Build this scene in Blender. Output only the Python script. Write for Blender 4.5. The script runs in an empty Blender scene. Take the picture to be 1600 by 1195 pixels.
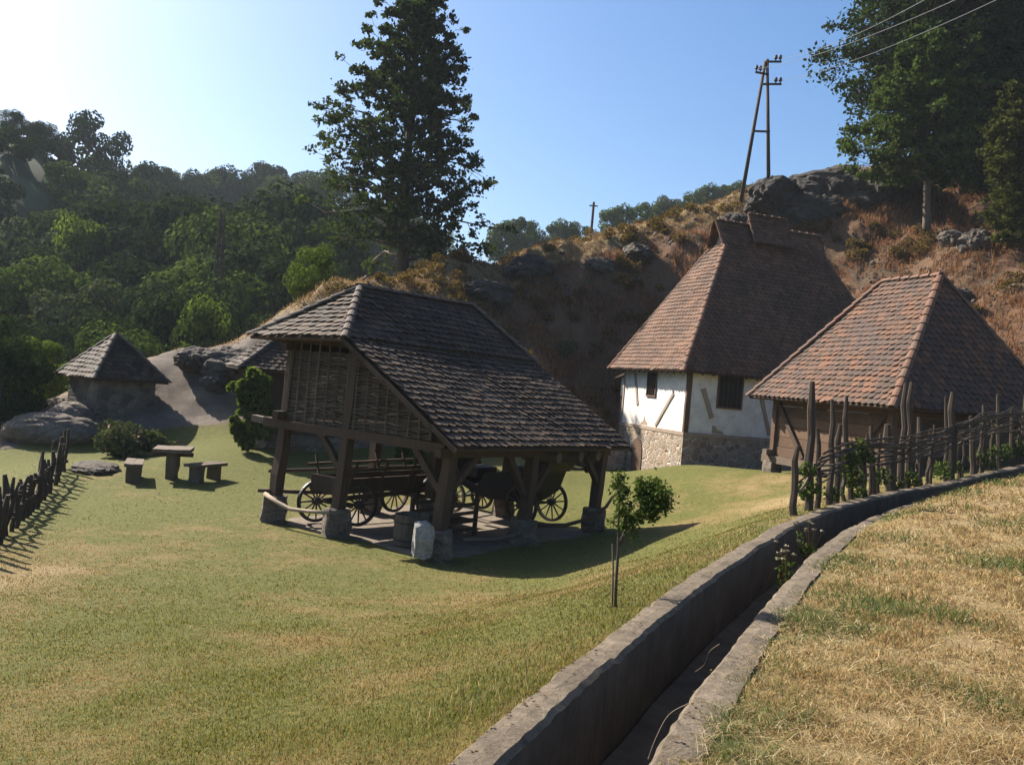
import bpy, bmesh, math, random
import numpy as np
from mathutils import Vector, Matrix, noise
HAZE = .00034
random.seed(7); rng = np.random.default_rng(7)
scn = bpy.context.scene
COL = scn.collection
R = math.radians
# ------------------------------------------------------------------ camera model (pixel of the 1600x1195 photo -> ray)
FPX = 1385.0; ROLL = R(5); CR, SR = math.cos(ROLL), math.sin(ROLL)
def ray(px, py):
    u = (px-800)/FPX; v = (597.5-py)/FPX
    return u*CR-v*SR, u*SR+v*CR
def at(px, py, Y):
    x, z = ray(px, py); return Vector((x*Y, Y, z*Y))
def atz(px, py, z):
    x, k = ray(px, py); Y = z/k; return Vector((x*Y, Y, z))

# ------------------------------------------------------------------ mesh helpers
BASE = {}
def link(o, parent=None):
    COL.objects.link(o)
    if parent is not None: o.parent = parent
def tag(o, label, cat, group=None, kind=None):
    o['label'] = label
    if cat: o['category'] = cat
    if group: o['group'] = group
    if kind: o['kind'] = kind
    return o
def thing(name, label, cat, loc=(0, 0, 0), group=None, rotz=0):
    o = bpy.data.objects.new(name, None); o.empty_display_size = .2
    o.location = loc; o.rotation_euler = (0, 0, rotz); link(o)
    BASE[o] = Vector(loc)
    return tag(o, label, cat, group)
class MB:
    def __init__(s): s.v = []; s.f = []
    def poly(s, pts):
        i = len(s.v); s.v += [tuple(p) for p in pts]; s.f.append(tuple(range(i, i+len(pts))))
    def box(s, c, d, M=None, jit=0):
        c = Vector(c); i = len(s.v)
        for sx in (-1, 1):
            for sy in (-1, 1):
                for sz in (-1, 1):
                    p = Vector((sx*d[0]/2, sy*d[1]/2, sz*d[2]/2))
                    if jit: p += Vector((random.uniform(-jit, jit), random.uniform(-jit, jit), random.uniform(-jit, jit)))
                    s.v.append(tuple(c+(M @ p if M else p)))
        for q in ((0, 1, 3, 2), (4, 6, 7, 5), (0, 4, 5, 1), (2, 3, 7, 6), (0, 2, 6, 4), (1, 5, 7, 3)):
            s.f.append(tuple(i+k for k in q))
    def frame_box(s, o, ax, ay, az):
        """box from corner o and three edge vectors"""
        o, ax, ay, az = map(Vector, (o, ax, ay, az)); i = len(s.v)
        for a in (0, 1):
            for b in (0, 1):
                for c in (0, 1): s.v.append(tuple(o+ax*a+ay*b+az*c))
        for q in ((0, 1, 3, 2), (4, 6, 7, 5), (0, 4, 5, 1), (2, 3, 7, 6), (0, 2, 6, 4), (1, 5, 7, 3)):
            s.f.append(tuple(i+k for k in q))
    def beam(s, p0, p1, w, h, up=(0, 0, 1), seg=1, wob=0):
        p0, p1 = Vector(p0), Vector(p1); d = (p1-p0)
        z = d.normalized(); up = Vector(up)
        if abs(z.dot(up)) > .98: up = Vector((0.6, .8, 0))
        x = z.cross(up).normalized(); y = x.cross(z)
        n = seg+1; i = len(s.v)
        for k in range(n):
            t = k/seg; c = p0+d*t
            if wob and 0 < k < seg: c += x*random.uniform(-wob, wob)+y*random.uniform(-wob, wob)
            a = 1+random.uniform(-.08, .08)*(1 if wob else 0)
            for sx, sy in ((-1, -1), (1, -1), (1, 1), (-1, 1)):
                s.v.append(tuple(c+x*sx*w/2*a+y*sy*h/2*a))
        for k in range(seg):
            for j in range(4):
                a = i+k*4+j; b = i+k*4+(j+1) % 4
                s.f.append((a, b, b+4, a+4))
        s.f.append((i+3, i+2, i+1, i)); e = i+seg*4; s.f.append((e, e+1, e+2, e+3))
    def tube(s, pts, rad, n=6, cap=True):
        pts = [Vector(p) for p in pts]; m = len(pts)
        if not hasattr(rad, '__len__'): rad = [rad]*m
        i = len(s.v); ref = None
        for k in range(m):
            d = (pts[min(k+1, m-1)]-pts[max(k-1, 0)]).normalized()
            if ref is None:
                ref = d.orthogonal().normalized()
            else:
                ref = (ref-d*ref.dot(d)).normalized()
            b = d.cross(ref)
            for j in range(n):
                a = 2*math.pi*j/n
                s.v.append(tuple(pts[k]+(ref*math.cos(a)+b*math.sin(a))*rad[k]))
        for k in range(m-1):
            for j in range(n):
                a = i+k*n+j; b = i+k*n+(j+1) % n
                s.f.append((a, b, b+n, a+n))
        if cap:
            s.f.append(tuple(i+n-1-j for j in range(n))); e = i+(m-1)*n; s.f.append(tuple(e+j for j in range(n)))
    def lathe(s, c, prof, n=16, axis=None):
        c = Vector(c); i = len(s.v); m = len(prof)
        for r_, z in prof:
            for j in range(n):
                a = 2*math.pi*j/n
                p = Vector((r_*math.cos(a), r_*math.sin(a), z))
                s.v.append(tuple(c+(axis @ p if axis else p)))
        for k in range(m-1):
            for j in range(n):
                a = i+k*n+j; b = i+k*n+(j+1) % n
                s.f.append((a, b, b+n, a+n))
        s.f.append(tuple(i+n-1-j for j in range(n))); e = i+(m-1)*n; s.f.append(tuple(e+j for j in range(n)))
    def build(s, name, mat, parent=None, smooth=False, local=False):
        b = BASE.get(parent, Vector((0, 0, 0))) if (parent is not None and not local) else Vector((0, 0, 0))
        me = bpy.data.meshes.new(name)
        me.from_pydata([(x-b.x, y-b.y, z-b.z) for x, y, z in s.v], [], s.f); me.update()
        if smooth: me.polygons.foreach_set('use_smooth', [True]*len(me.polygons))
        for m in (mat if isinstance(mat, list) else [mat]): me.materials.append(m)
        o = bpy.data.objects.new(name, me); link(o, parent)
        BASE[o] = b
        return o
def np_mesh(name, V, F, mat, parent=None, col=None, smooth=False, sub=None):
    V = np.asarray(V, np.float32).copy(); F = np.asarray(F, np.int32)
    if parent is not None and parent in BASE: V -= np.array(BASE[parent], np.float32)
    me = bpy.data.meshes.new(name); n, k = F.shape
    me.vertices.add(len(V)); me.vertices.foreach_set('co', V.ravel())
    me.loops.add(n*k); me.loops.foreach_set('vertex_index', F.ravel())
    me.polygons.add(n); me.polygons.foreach_set('loop_start', np.arange(0, n*k, k, dtype=np.int32))
    if smooth: me.polygons.foreach_set('use_smooth', np.ones(n, bool))
    me.update(calc_edges=True)
    if col is not None:
        a = me.attributes.new('Col', 'FLOAT_COLOR', 'POINT')
        c = np.ones((len(V), 4), np.float32); c[:, :3] = col; a.data.foreach_set('color', c.ravel())
    me.materials.append(mat)
    o = bpy.data.objects.new(name, me); link(o, parent)
    BASE[o] = BASE.get(parent, Vector((0, 0, 0))) if parent is not None else Vector((0, 0, 0))
    return o

# ------------------------------------------------------------------ materials
class NT:
    def __init__(s, name):
        s.m = bpy.data.materials.new(name); s.m.use_nodes = True
        s.n = s.m.node_tree.nodes; s.l = s.m.node_tree.links
        s.p = s.n['Principled BSDF']; s.out = s.n['Material Output']
        s.p.inputs['Roughness'].default_value = .85
        s.p.inputs['Specular IOR Level'].default_value = .25
    def new(s, t, **k):
        x = s.n.new(t)
        for a, b in k.items(): setattr(x, a, b)
        return x
    def link(s, a, b): s.l.new(a, b)
    def coords(s, stretch=(1, 1, 1), rot=(0, 0, 0), kind='Object'):
        t = s.new('ShaderNodeTexCoord'); mp = s.new('ShaderNodeMapping')
        mp.inputs['Scale'].default_value = stretch; mp.inputs['Rotation'].default_value = rot
        s.link(t.outputs[kind], mp.inputs[0]); return mp.outputs[0]
    def noise(s, vec, scale, detail=5, rough=.6, dist=0):
        x = s.new('ShaderNodeTexNoise'); x.inputs['Scale'].default_value = scale
        x.inputs['Detail'].default_value = detail; x.inputs['Roughness'].default_value = rough
        x.inputs['Distortion'].default_value = dist
        s.link(vec, x.inputs['Vector']); return x.outputs['Fac']
    def ramp(s, fac, stops, interp='LINEAR'):
        x = s.new('ShaderNodeValToRGB'); x.color_ramp.interpolation = interp
        e = x.color_ramp.elements
        while len(e) < len(stops): e.new(.5)
        for k, (p, c) in zip(e, stops):
            k.position = p; k.color = (c[0], c[1], c[2], 1) if hasattr(c, '__len__') else (c, c, c, 1)
        s.link(fac, x.inputs[0]); return x.outputs[0]
    def mix(s, fac, a, b, mode='MIX'):
        x = s.new('ShaderNodeMix', data_type='RGBA', blend_type=mode)
        for sock, val in ((x.inputs[0], fac), (x.inputs[6], a), (x.inputs[7], b)):
            if hasattr(val, 'links') or hasattr(val, 'is_linked'): s.link(val, sock)
            elif hasattr(val, '__len__'): sock.default_value = (*val[:3], 1)
            else: sock.default_value = val
        return x.outputs[2]
    def math(s, op, a, b=0.0, clamp=False):
        x = s.new('ShaderNodeMath', operation=op, use_clamp=clamp)
        for sock, val in ((x.inputs[0], a), (x.inputs[1], b)):
            if hasattr(val, 'is_linked'): s.link(val, sock)
            else: sock.default_value = val
        return x.outputs[0]
    def bump(s, h, strength=.5, dist=.02, prev=None):
        x = s.new('ShaderNodeBump'); x.inputs['Strength'].default_value = strength; x.inputs['Distance'].default_value = dist
        s.link(h, x.inputs['Height'])
        if prev is not None: s.link(prev, x.inputs['Normal'])
        return x.outputs[0]
    def done(s, color, normal=None, rough=None):
        if hasattr(color, 'is_linked'): s.link(color, s.p.inputs['Base Color'])
        else: s.p.inputs['Base Color'].default_value = (*color, 1)
        if normal is not None: s.link(normal, s.p.inputs['Normal'])
        if rough is not None: s.p.inputs['Roughness'].default_value = rough
        return s.m
def wood(name, dark, light, stretch=(9, 9, .8), rough=.85):
    t = NT(name); v = t.coords(stretch)
    g = t.noise(v, 3, 6, .65, .6); b = t.noise(t.coords(), 1.3, 4)
    rnd = t.new('ShaderNodeNewGeometry').outputs['Random Per Island']
    c = t.ramp(g, [(.3, dark), (.7, light)])
    c = t.mix(t.ramp(b, [(.4, 0), (.7, .55)]), c, tuple(x*.55 for x in dark))
    c = t.mix(t.math('MULTIPLY', rnd, .45), c, tuple(min(1, x*1.5) for x in light))
    return t.done(c, t.bump(g, .6, .012), rough)
def tiles(name, cols, stain, rough=.8):
    t = NT(name); v = t.coords()
    rnd = t.new('ShaderNodeNewGeometry').outputs['Random Per Island']
    c = t.ramp(rnd, cols)
    n = t.noise(v, 1.1, 4, .6); n2 = t.noise(v, 22, 5, .7); n3 = t.noise(v, 5, 4)
    c = t.mix(t.ramp(n, [(.42, 0), (.68, .75)]), c, stain)
    c = t.mix(t.ramp(n2, [(.45, 0), (.75, .5)]), c, tuple(x*.5 for x in stain))
    c = t.mix(t.ramp(n3, [(.62, 0), (.75, .4)]), c, (.085, .078, .052))
    return t.done(c, t.bump(n2, .4, .008), rough)
def stones(name, scale, cols, mortar, stretch=(1, 1, 1.25)):
    t = NT(name); v = t.coords(stretch)
    nz = t.new('ShaderNodeTexNoise'); nz.inputs['Scale'].default_value = 3; t.link(v, nz.inputs['Vector'])
    wv = t.mix(.12, v, nz.outputs['Color'], 'ADD')
    a = t.new('ShaderNodeTexVoronoi', feature='F1'); b = t.new('ShaderNodeTexVoronoi', feature='DISTANCE_TO_EDGE')
    for x in (a, b): x.inputs['Scale'].default_value = scale; t.link(wv, x.inputs['Vector'])
    sep = t.new('ShaderNodeSeparateColor'); t.link(a.outputs['Color'], sep.inputs[0])
    c = t.ramp(sep.outputs[0], cols)
    n = t.noise(v, 14, 6, .7)
    c = t.mix(t.ramp(n, [(.35, .55), (.65, 0)]), c, tuple(x*.5 for x in cols[0][1]))
    edge = t.ramp(b.outputs['Distance'], [(.03, 0), (.10, 1)])
    c = t.mix(edge, mortar, c)
    h = t.math('ADD', edge, t.math('MULTIPLY', n, .5))
    return t.done(c, t.bump(h, .9, .05), .9)
def rough_rock(name, cols, scale=.6, bump=.25):
    t = NT(name); v = t.coords(); v2 = t.coords((1, 1, 2.2), (.3, .2, .4))
    n = t.noise(v2, scale, 9, .65, .7); n2 = t.noise(v, scale*7, 8, .7)
    vo = t.new('ShaderNodeTexVoronoi', feature='DISTANCE_TO_EDGE'); vo.inputs['Scale'].default_value = scale*2.2
    t.link(t.mix(.35, v2, n2, 'ADD'), vo.inputs['Vector'])
    c = t.ramp(n, cols); c = t.mix(t.ramp(n2, [(.3, .7), (.6, 0)]), c, tuple(x*.35 for x in cols[0][1]))
    c = t.mix(t.ramp(vo.outputs['Distance'], [(0, .45), (.05, 0)]), c, tuple(x*.25 for x in cols[0][1]))
    h = t.math('ADD', n, t.math('MULTIPLY', n2, .4))
    return t.done(c, t.bump(h, 1, bump), .9)
def leafmat(name, cols, trans=.35):
    t = NT(name)
    rnd = t.new('ShaderNodeNewGeometry').outputs['Random Per Island']
    n = t.noise(t.coords(), .45, 3)
    f = t.math('ADD', t.math('MULTIPLY', rnd, .55), t.math('MULTIPLY', n, .5))
    c = t.ramp(f, cols)
    t.link(c, t.p.inputs['Base Color']); t.p.inputs['Roughness'].default_value = .8; t.p.inputs['Specular IOR Level'].default_value = .0
    tr = t.new('ShaderNodeBsdfTranslucent'); mx = t.new('ShaderNodeMixShader'); mx.inputs[0].default_value = trans
    c2 = t.mix(1.0, c, (1.35, 1.5, .6), 'MULTIPLY'); t.link(c2, tr.inputs['Color'])
    t.link(t.p.outputs[0], mx.inputs[1]); t.link(tr.outputs[0], mx.inputs[2]); t.link(mx.outputs[0], t.out.inputs[0])
    return t.m
def plain(name, col, scale=6, var=.35, rough=.85, bump=.3):
    t = NT(name); n = t.noise(t.coords(), scale, 6, .65)
    c = t.ramp(n, [(.3, tuple(x*(1-var) for x in col)), (.7, tuple(min(1, x*(1+var)) for x in col))])
    return t.done(c, t.bump(n, bump, .02), rough)

M = {}
M['timber'] = wood('old_timber', (.022, .0145, .009), (.082, .053, .034))
M['timber_v'] = wood('grey_timber', (.050, .037, .026), (.15, .112, .080))
M['timber_pale'] = wood('pale_timber', (.16, .12, .085), (.34, .26, .19))
M['brown'] = wood('brown_timber', (.042, .025, .016), (.125, .074, .045), (3, 3, 9))
M['wicker'] = wood('wicker', (.030, .023, .017), (.115, .088, .064), (4, 4, 4))
M['beam_h'] = wood('hewn_beam', (.05, .035, .025), (.16, .115, .08), (2, 2, 9))
M['tile_grey'] = tiles('old_grey_tiles', [(0, (.021, .0125, .0075)), (.35, (.043, .025, .0145)), (.7, (.068, .039, .022)), (1, (.098, .061, .036))], (.030, .021, .014))
M['tile_brown'] = tiles('brown_tiles', [(0, (.088, .042, .023)), (.4, (.130, .064, .035)), (.8, (.172, .087, .048)), (1, (.104, .058, .037))], (.056, .036, .025))
M['tile_red'] = tiles('red_tiles', [(0, (.056, .036, .026)), (.3, (.082, .046, .029)), (.6, (.116, .056, .032)), (.8, (.158, .072, .037)), (1, (.084, .054, .037))], (.066, .046, .038))
M['cap'] = tiles('ridge_caps', [(0, (.14, .066, .040)), (.5, (.18, .085, .05)), (1, (.14, .09, .062))], (.11, .075, .055))
M['cap_grey'] = tiles('old_ridge_caps', [(0, (.07, .050, .038)), (1, (.13, .095, .072))], (.07, .058, .046))
M['stone_warm'] = stones('warm_stone_wall', 3.9, [(0, (.20, .14, .095)), (.35, (.34, .24, .16)), (.65, (.42, .33, .24)), (1, (.30, .25, .20))], (.42, .36, .28))
M['stone_dark'] = stones('dark_stone_wall', 3.0, [(0, (.10, .08, .065)), (.5, (.17, .14, .11)), (1, (.24, .20, .16))], (.16, .14, .115))
M['pier'] = rough_rock('pier_stone', [(.30, (.085, .066, .050)), (.5, (.205, .165, .125)), (.70, (.31, .26, .205))], 3.2, .07)
M['white_stone'] = rough_rock('white_stone', [(.3, (.28, .265, .24)), (.7, (.44, .42, .385))], 2.5, .06)
M['rock'] = rough_rock('grey_rock', [(.25, (.070, .057, .046)), (.5, (.135, .110, .088)), (.75, (.205, .17, .138))], .55, .35)
M['rock_dark'] = rough_rock('dark_cliff_rock', [(.25, (.035, .030, .026)), (.5, (.075, .064, .055)), (.75, (.125, .108, .09))], .55, .35)
M['rubble'] = rough_rock('slope_rubble', [(.25, (.060, .045, .034)), (.5, (.105, .080, .062)), (.75, (.16, .125, .10))], .55, .2)
M['rock_pale'] = rough_rock('pale_rock', [(.25, (.105, .080, .060)), (.5, (.170, .132, .100)), (.75, (.225, .180, .140))], .5, .12)
M['iron'] = plain('dark_iron', (.018, .017, .017), 30, .4, .5, .1)
M['black_paint'] = plain('black_carriage_paint', (.012, .011, .011), 5, .3, .7, .05)
M['leather'] = plain('dark_leather', (.02, .016, .013), 15, .4, .6, .3)
M['dark'] = plain('dark_interior', (.012, .010, .009), 3, .3, .9, .1)
M['spoke'] = wood('wheel_wood', (.025, .019, .015), (.07, .052, .04), (4, 4, 4))
M['stake'] = wood('fence_stakes', (.020, .0145, .010), (.066, .048, .034))
M['bark'] = wood('tree_bark', (.03, .024, .019), (.10, .08, .062), (6, 6, 1))
M['bark_pale'] = wood('pale_bark', (.05, .038, .028), (.15, .115, .085), (6, 6, 1))
M['ceramic'] = plain('insulator', (.05, .035, .03), 8, .2, .3, 0)
M['steel'] = plain('rusty_steel', (.045, .036, .03), 6, .3, .6, 0)
M['wire'] = plain('wire_metal', (.17, .17, .17), 3, .1, .5, 0)
M['straw_head'] = plain('pale_flower_head', (.26, .225, .14), 20, .3, .8, 0)
M['blossom'] = plain('blossom', (.36, .17, .12), 20, .3, .7, 0)
t = NT('dirty_white_plaster'); v = t.coords(); n = t.noise(v, 2.2, 6, .65); n2 = t.noise(t.coords((3, 3, .6)), 2.5, 6, .7); n3 = t.noise(v, 40, 4)
c = t.ramp(n, [(.3, (.52, .48, .42)), (.55, (.70, .665, .60)), (.75, (.76, .735, .68))])
c = t.mix(t.ramp(n2, [(.54, 0), (.76, .55)]), c, (.40, .32, .235))
M['plaster'] = t.done(c, t.bump(t.math('ADD', n, t.math('MULTIPLY', n3, .25)), .5, .04), .95)
t = NT('weathered_concrete'); v = t.coords(); n = t.noise(v, 1.6, 8, .65); n2 = t.noise(v, 14, 8, .75); n3 = t.noise(v, 70, 3)
stx = t.noise(t.coords((5, 5, .45)), 1.8, 6, .65)
c = t.ramp(n2, [(.28, (.085, .064, .044)), (.5, (.160, .124, .086)), (.75, (.240, .192, .138))])
c = t.mix(t.ramp(n, [(.42, 0), (.72, .7)]), c, (.060, .046, .030))
c = t.mix(t.ramp(stx, [(.5, 0), (.72, .6)]), c, (.04, .033, .025))
vo = t.new('ShaderNodeTexVoronoi', feature='DISTANCE_TO_EDGE'); vo.inputs['Scale'].default_value = .5
t.link(t.mix(.3, v, n2, 'ADD'), vo.inputs['Vector'])
crk = t.ramp(vo.outputs['Distance'], [(0, .3), (.006, 0)])
c = t.mix(crk, c, (.05, .04, .03))
M['concrete'] = t.done(c, t.bump(t.math('ADD', t.math('ADD', n2, t.math('MULTIPLY', n3, .35)), t.math('MULTIPLY', crk, -.3)), .9, .02), .95)

t = NT('shade_toned_concrete'); v = t.coords(); n = t.noise(v, 3, 8, .7); n2 = t.noise(t.coords((6, 6, .5)), 2, 7, .7); n3 = t.noise(v, 25, 5, .7)  # inner wall's shade put into the concrete colour, with streaks and greenish patches
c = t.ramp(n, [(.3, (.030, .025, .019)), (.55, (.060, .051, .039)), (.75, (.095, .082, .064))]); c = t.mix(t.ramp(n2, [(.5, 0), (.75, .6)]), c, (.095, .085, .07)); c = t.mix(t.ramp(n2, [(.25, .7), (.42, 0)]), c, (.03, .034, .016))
M['inner_shade'] = t.done(c, t.bump(t.math('ADD', n3, n), .7, .02), .9)
t = NT('channel_silt'); v = t.coords(); n = t.noise(v, 3, 8, .7); n3 = t.noise(v, 25, 5, .75)
M['silt'] = t.done(t.ramp(n, [(.3, (.070, .054, .038)), (.6, (.13, .105, .076)), (.75, (.18, .15, .11))]), t.bump(t.math('ADD', n3, n), .8, .03), .95)
# ground: one material, steered by a per-vertex mask (R rock, G dry, B bare soil)
def ground_mat(name):
    t = NT(name); v = t.coords()
    at_ = t.new('ShaderNodeAttribute', attribute_name='Col'); sp = t.new('ShaderNodeSeparateColor'); t.link(at_.outputs['Color'], sp.inputs[0])
    n1 = t.noise(v, .35, 6, .6); n2 = t.noise(v, 1.7, 6, .65); n3 = t.noise(v, 9, 6, .75); n4 = t.noise(v, 45, 5, .8)
    green = t.ramp(n3, [(.25, (.048, .053, .009)), (.5, (.090, .091, .016)), (.75, (.138, .125, .028))])
    tan = t.ramp(n4, [(.25, (.112, .076, .028)), (.5, (.185, .128, .047)), (.75, (.265, .188, .076))])
    f = t.math('ADD', t.math('MULTIPLY', n1, .4), t.math('MULTIPLY', n2, .8))
    f = t.math('ADD', f, t.math('MULTIPLY', n3, .8))
    dry = t.math('ADD', t.math('MULTIPLY', t.math('SUBTRACT', f, .98), 3.2), t.math('MULTIPLY', t.math('SUBTRACT', sp.outputs[1], .5), 2.2), True)
    dry = t.math('MAXIMUM', dry, 0.0)
    lawn = t.mix(dry, green, tan)
    straw = t.ramp(n4, [(.22, (.14, .095, .042)), (.5, (.27, .195, .095)), (.78, (.40, .31, .17))])
    lawn = t.mix(t.math('MULTIPLY', t.math('SUBTRACT', sp.outputs[1], .72), 4, True), lawn, straw)
    soil = t.ramp(n3, [(.3, (.048, .025, .014)), (.5, (.112, .058, .032)), (.72, (.185, .102, .056))])
    soil = t.mix(t.ramp(n2, [(.45, 0), (.65, .6)]), soil, (.115, .075, .036))
    soil = t.mix(t.ramp(n1, [(.48, 0), (.62, .7)]), soil, (.070, .050, .029))
    c = t.mix(sp.outputs[2], lawn, soil)
    vr = t.coords((1, 1, 2), (.2, .3, .4)); r1 = t.noise(vr, .6, 9, .68, .6)
    rock = t.ramp(r1, [(.30, (.050, .039, .030)), (.46, (.112, .086, .066)), (.6, (.150, .120, .094)), (.75, (.19, .155, .122))])
    rock = t.mix(t.ramp(n3, [(.3, .5), (.55, 0)]), rock, (.08, .068, .055))
    c = t.mix(t.math('MULTIPLY', t.math('SUBTRACT', t.math('ADD', sp.outputs[0], t.math('MULTIPLY', n2, .5)), .6), 5, True), c, rock)
    h = t.math('ADD', t.math('MULTIPLY', n3, .8), t.math('MULTIPLY', n4, .5))
    return t.done(c, t.bump(h, .9, .045), .95)
M['ground'] = ground_mat('ground_cover')
t = NT('packed_earth'); v = t.coords(); n = t.noise(v, 3, 8, .7); n2 = t.noise(v, 30, 5, .8)
M['earth'] = t.done(t.ramp(t.math('ADD', t.math('MULTIPLY', n, .6), t.math('MULTIPLY', n2, .4)), [(.3, (.085, .066, .048)), (.5, (.165, .132, .098)), (.7, (.24, .20, .155))]), t.bump(n2, .6, .02), .95)
t = NT('forest_floor'); n = t.noise(t.coords(), .12, 8, .7)
M['floor'] = t.done(t.ramp(n, [(.3, (.022, .030, .012)), (.6, (.05, .062, .022)), (.8, (.06, .066, .026))]), None, .95)
t = NT('grass_blades'); a = t.new('ShaderNodeAttribute', attribute_name='Col')
t.link(a.outputs['Color'], t.p.inputs['Base Color']); t.p.inputs['Roughness'].default_value = .6
tr = t.new('ShaderNodeBsdfTranslucent'); mx = t.new('ShaderNodeMixShader'); mx.inputs[0].default_value = .48
t.link(a.outputs['Color'], tr.inputs['Color']); t.link(t.p.outputs[0], mx.inputs[1]); t.link(tr.outputs[0], mx.inputs[2]); t.link(mx.outputs[0], t.out.inputs[0])
M['blade'] = t.m
M['leaf_oak'] = leafmat('oak_leaves', [(.2, (.016, .026, .011)), (.5, (.033, .047, .018)), (.85, (.066, .082, .032))], .26)
M['leaf_dark'] = leafmat('dark_leaves', [(.2, (.014, .022, .010)), (.5, (.027, .041, .017)), (.85, (.052, .068, .027))], .15)
M['leaf_mid'] = leafmat('green_leaves', [(.2, (.030, .046, .013)), (.5, (.055, .080, .022)), (.85, (.10, .125, .038))], .22)
M['leaf_lite'] = leafmat('bright_leaves', [(.2, (.040, .060, .015)), (.5, (.072, .098, .025)), (.85, (.125, .145, .042))], .38)
M['leaf_olive'] = leafmat('olive_leaves', [(.2, (.040, .047, .025)), (.5, (.066, .075, .039)), (.85, (.11, .118, .064))], .16)
M['leaf_dry'] = leafmat('dry_leaves', [(.2, (.055, .034, .015)), (.5, (.10, .062, .028)), (.85, (.15, .10, .046))], .3)
M['needle'] = leafmat('needles', [(.2, (.025, .030, .010)), (.5, (.055, .060, .018)), (.85, (.10, .10, .03))], .25)

# ------------------------------------------------------------------ canal line and terrain heights
KY = [(-5, -1.62), (4, -1.6), (10, -1.58), (12.6, -1.52), (16.8, -1.22), (19.5, -.78), (21, -.6), (26, -.1), (40, .8)]
def zb(Y): return np.interp(Y, [a for a, _ in KY], [b for _, b in KY])
def on_bank(px, py, dz=0):
    x, k = ray(px, py); Y = 4.0
    lo, hi = 2.0, 30.0
    g = lambda Y: k*Y-(float(zb(Y))+dz)
    for _ in range(60):
        m = (lo+hi)/2
        if g(m) > 0: lo = m
        else: hi = m
    return Vector((x*lo, lo))
WALL_PX = [(780, 1195), (874, 1099), (992, 1002), (1047, 957), (1127, 895), (1183, 853), (1250, 808)]
KERB_PX = [(1022, 1195), (1075, 1106), (1124, 1012), (1199, 941), (1240, 885), (1292, 840), (1326, 814)]
cw = [on_bank(*p) for p in WALL_PX]; ck = [on_bank(*p) for p in KERB_PX]
# centre line: smooth run through the mean of both edges, then round the granary
HW, TW, KW = .265, .22, .22                        # half channel, wall and kerb thickness
WP = [on_bank(*p) for p in WALL_PX+[(1296, 796), (1345, 783), (1400, 770), (1450, 758), (1520, 744), (1600, 727)]]
WP = np.array([(p.x, p.y) for p in WP]); _d = np.gradient(WP, axis=0); _d /= np.linalg.norm(_d, axis=1)[:, None]
for _ in range(2): WP[1:-1] = WP[1:-1]*.5+(WP[:-2]+WP[2:])*.25
ctrl = [tuple(p) for p in WP+np.stack([_d[:, 1], -_d[:, 0]], 1)*HW]
e0 = np.array(ctrl[0])-np.array(ctrl[1]); e0 /= np.linalg.norm(e0); e1_ = np.array(ctrl[-1])-np.array(ctrl[-2]); e1_ /= np.linalg.norm(e1_)
ctrl = [tuple(np.array(ctrl[0])+e0*4), tuple(np.array(ctrl[0])+e0*2)]+ctrl+[tuple(np.array(ctrl[-1])+e1_*3+np.array((0, -.2))), tuple(np.array(ctrl[-1])+e1_*7)]
def catmull(P, n=10):
    P = [np.array(p, float) for p in P]; out = []
    for i in range(len(P)-1):
        p0 = P[max(i-1, 0)]; p1 = P[i]; p2 = P[i+1]; p3 = P[min(i+2, len(P)-1)]
        for k in range(n):
            t = k/n
            out.append(.5*((2*p1)+(-p0+p2)*t+(2*p0-5*p1+4*p2-p3)*t*t+(-p0+3*p1-3*p2+p3)*t**3))
    out.append(P[-1]); return np.array(out)
CL = catmull(ctrl, 10)
CT = np.gradient(CL, axis=0); CT /= np.linalg.norm(CT, axis=1)[:, None]
CN = np.stack([-CT[:, 1], CT[:, 0]], 1)           # to the left of the canal
def canal_d(x, y):
    """signed distance to the canal's centre line (positive = lawn side) and Y of the foot"""
    x = np.asarray(x, float).ravel(); y = np.asarray(y, float).ravel()
    d = np.full(len(x), 1e9); s = np.zeros(len(x)); fy = np.zeros(len(x))
    for i in range(len(CL)-1):
        a = CL[i]; e = CL[i+1]-a; L2 = e@e
        t = np.clip(((x-a[0])*e[0]+(y-a[1])*e[1])/L2, 0, 1)
        qx = x-(a[0]+e[0]*t); qy = y-(a[1]+e[1]*t); dd = np.hypot(qx, qy)
        sg = np.sign(e[0]*qy-e[1]*qx); m = dd < d
        d[m] = dd[m]; s[m] = sg[m]; fy[m] = (a[1]+e[1]*t)[m]
    return d*s, fy
G = -3.2
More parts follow.
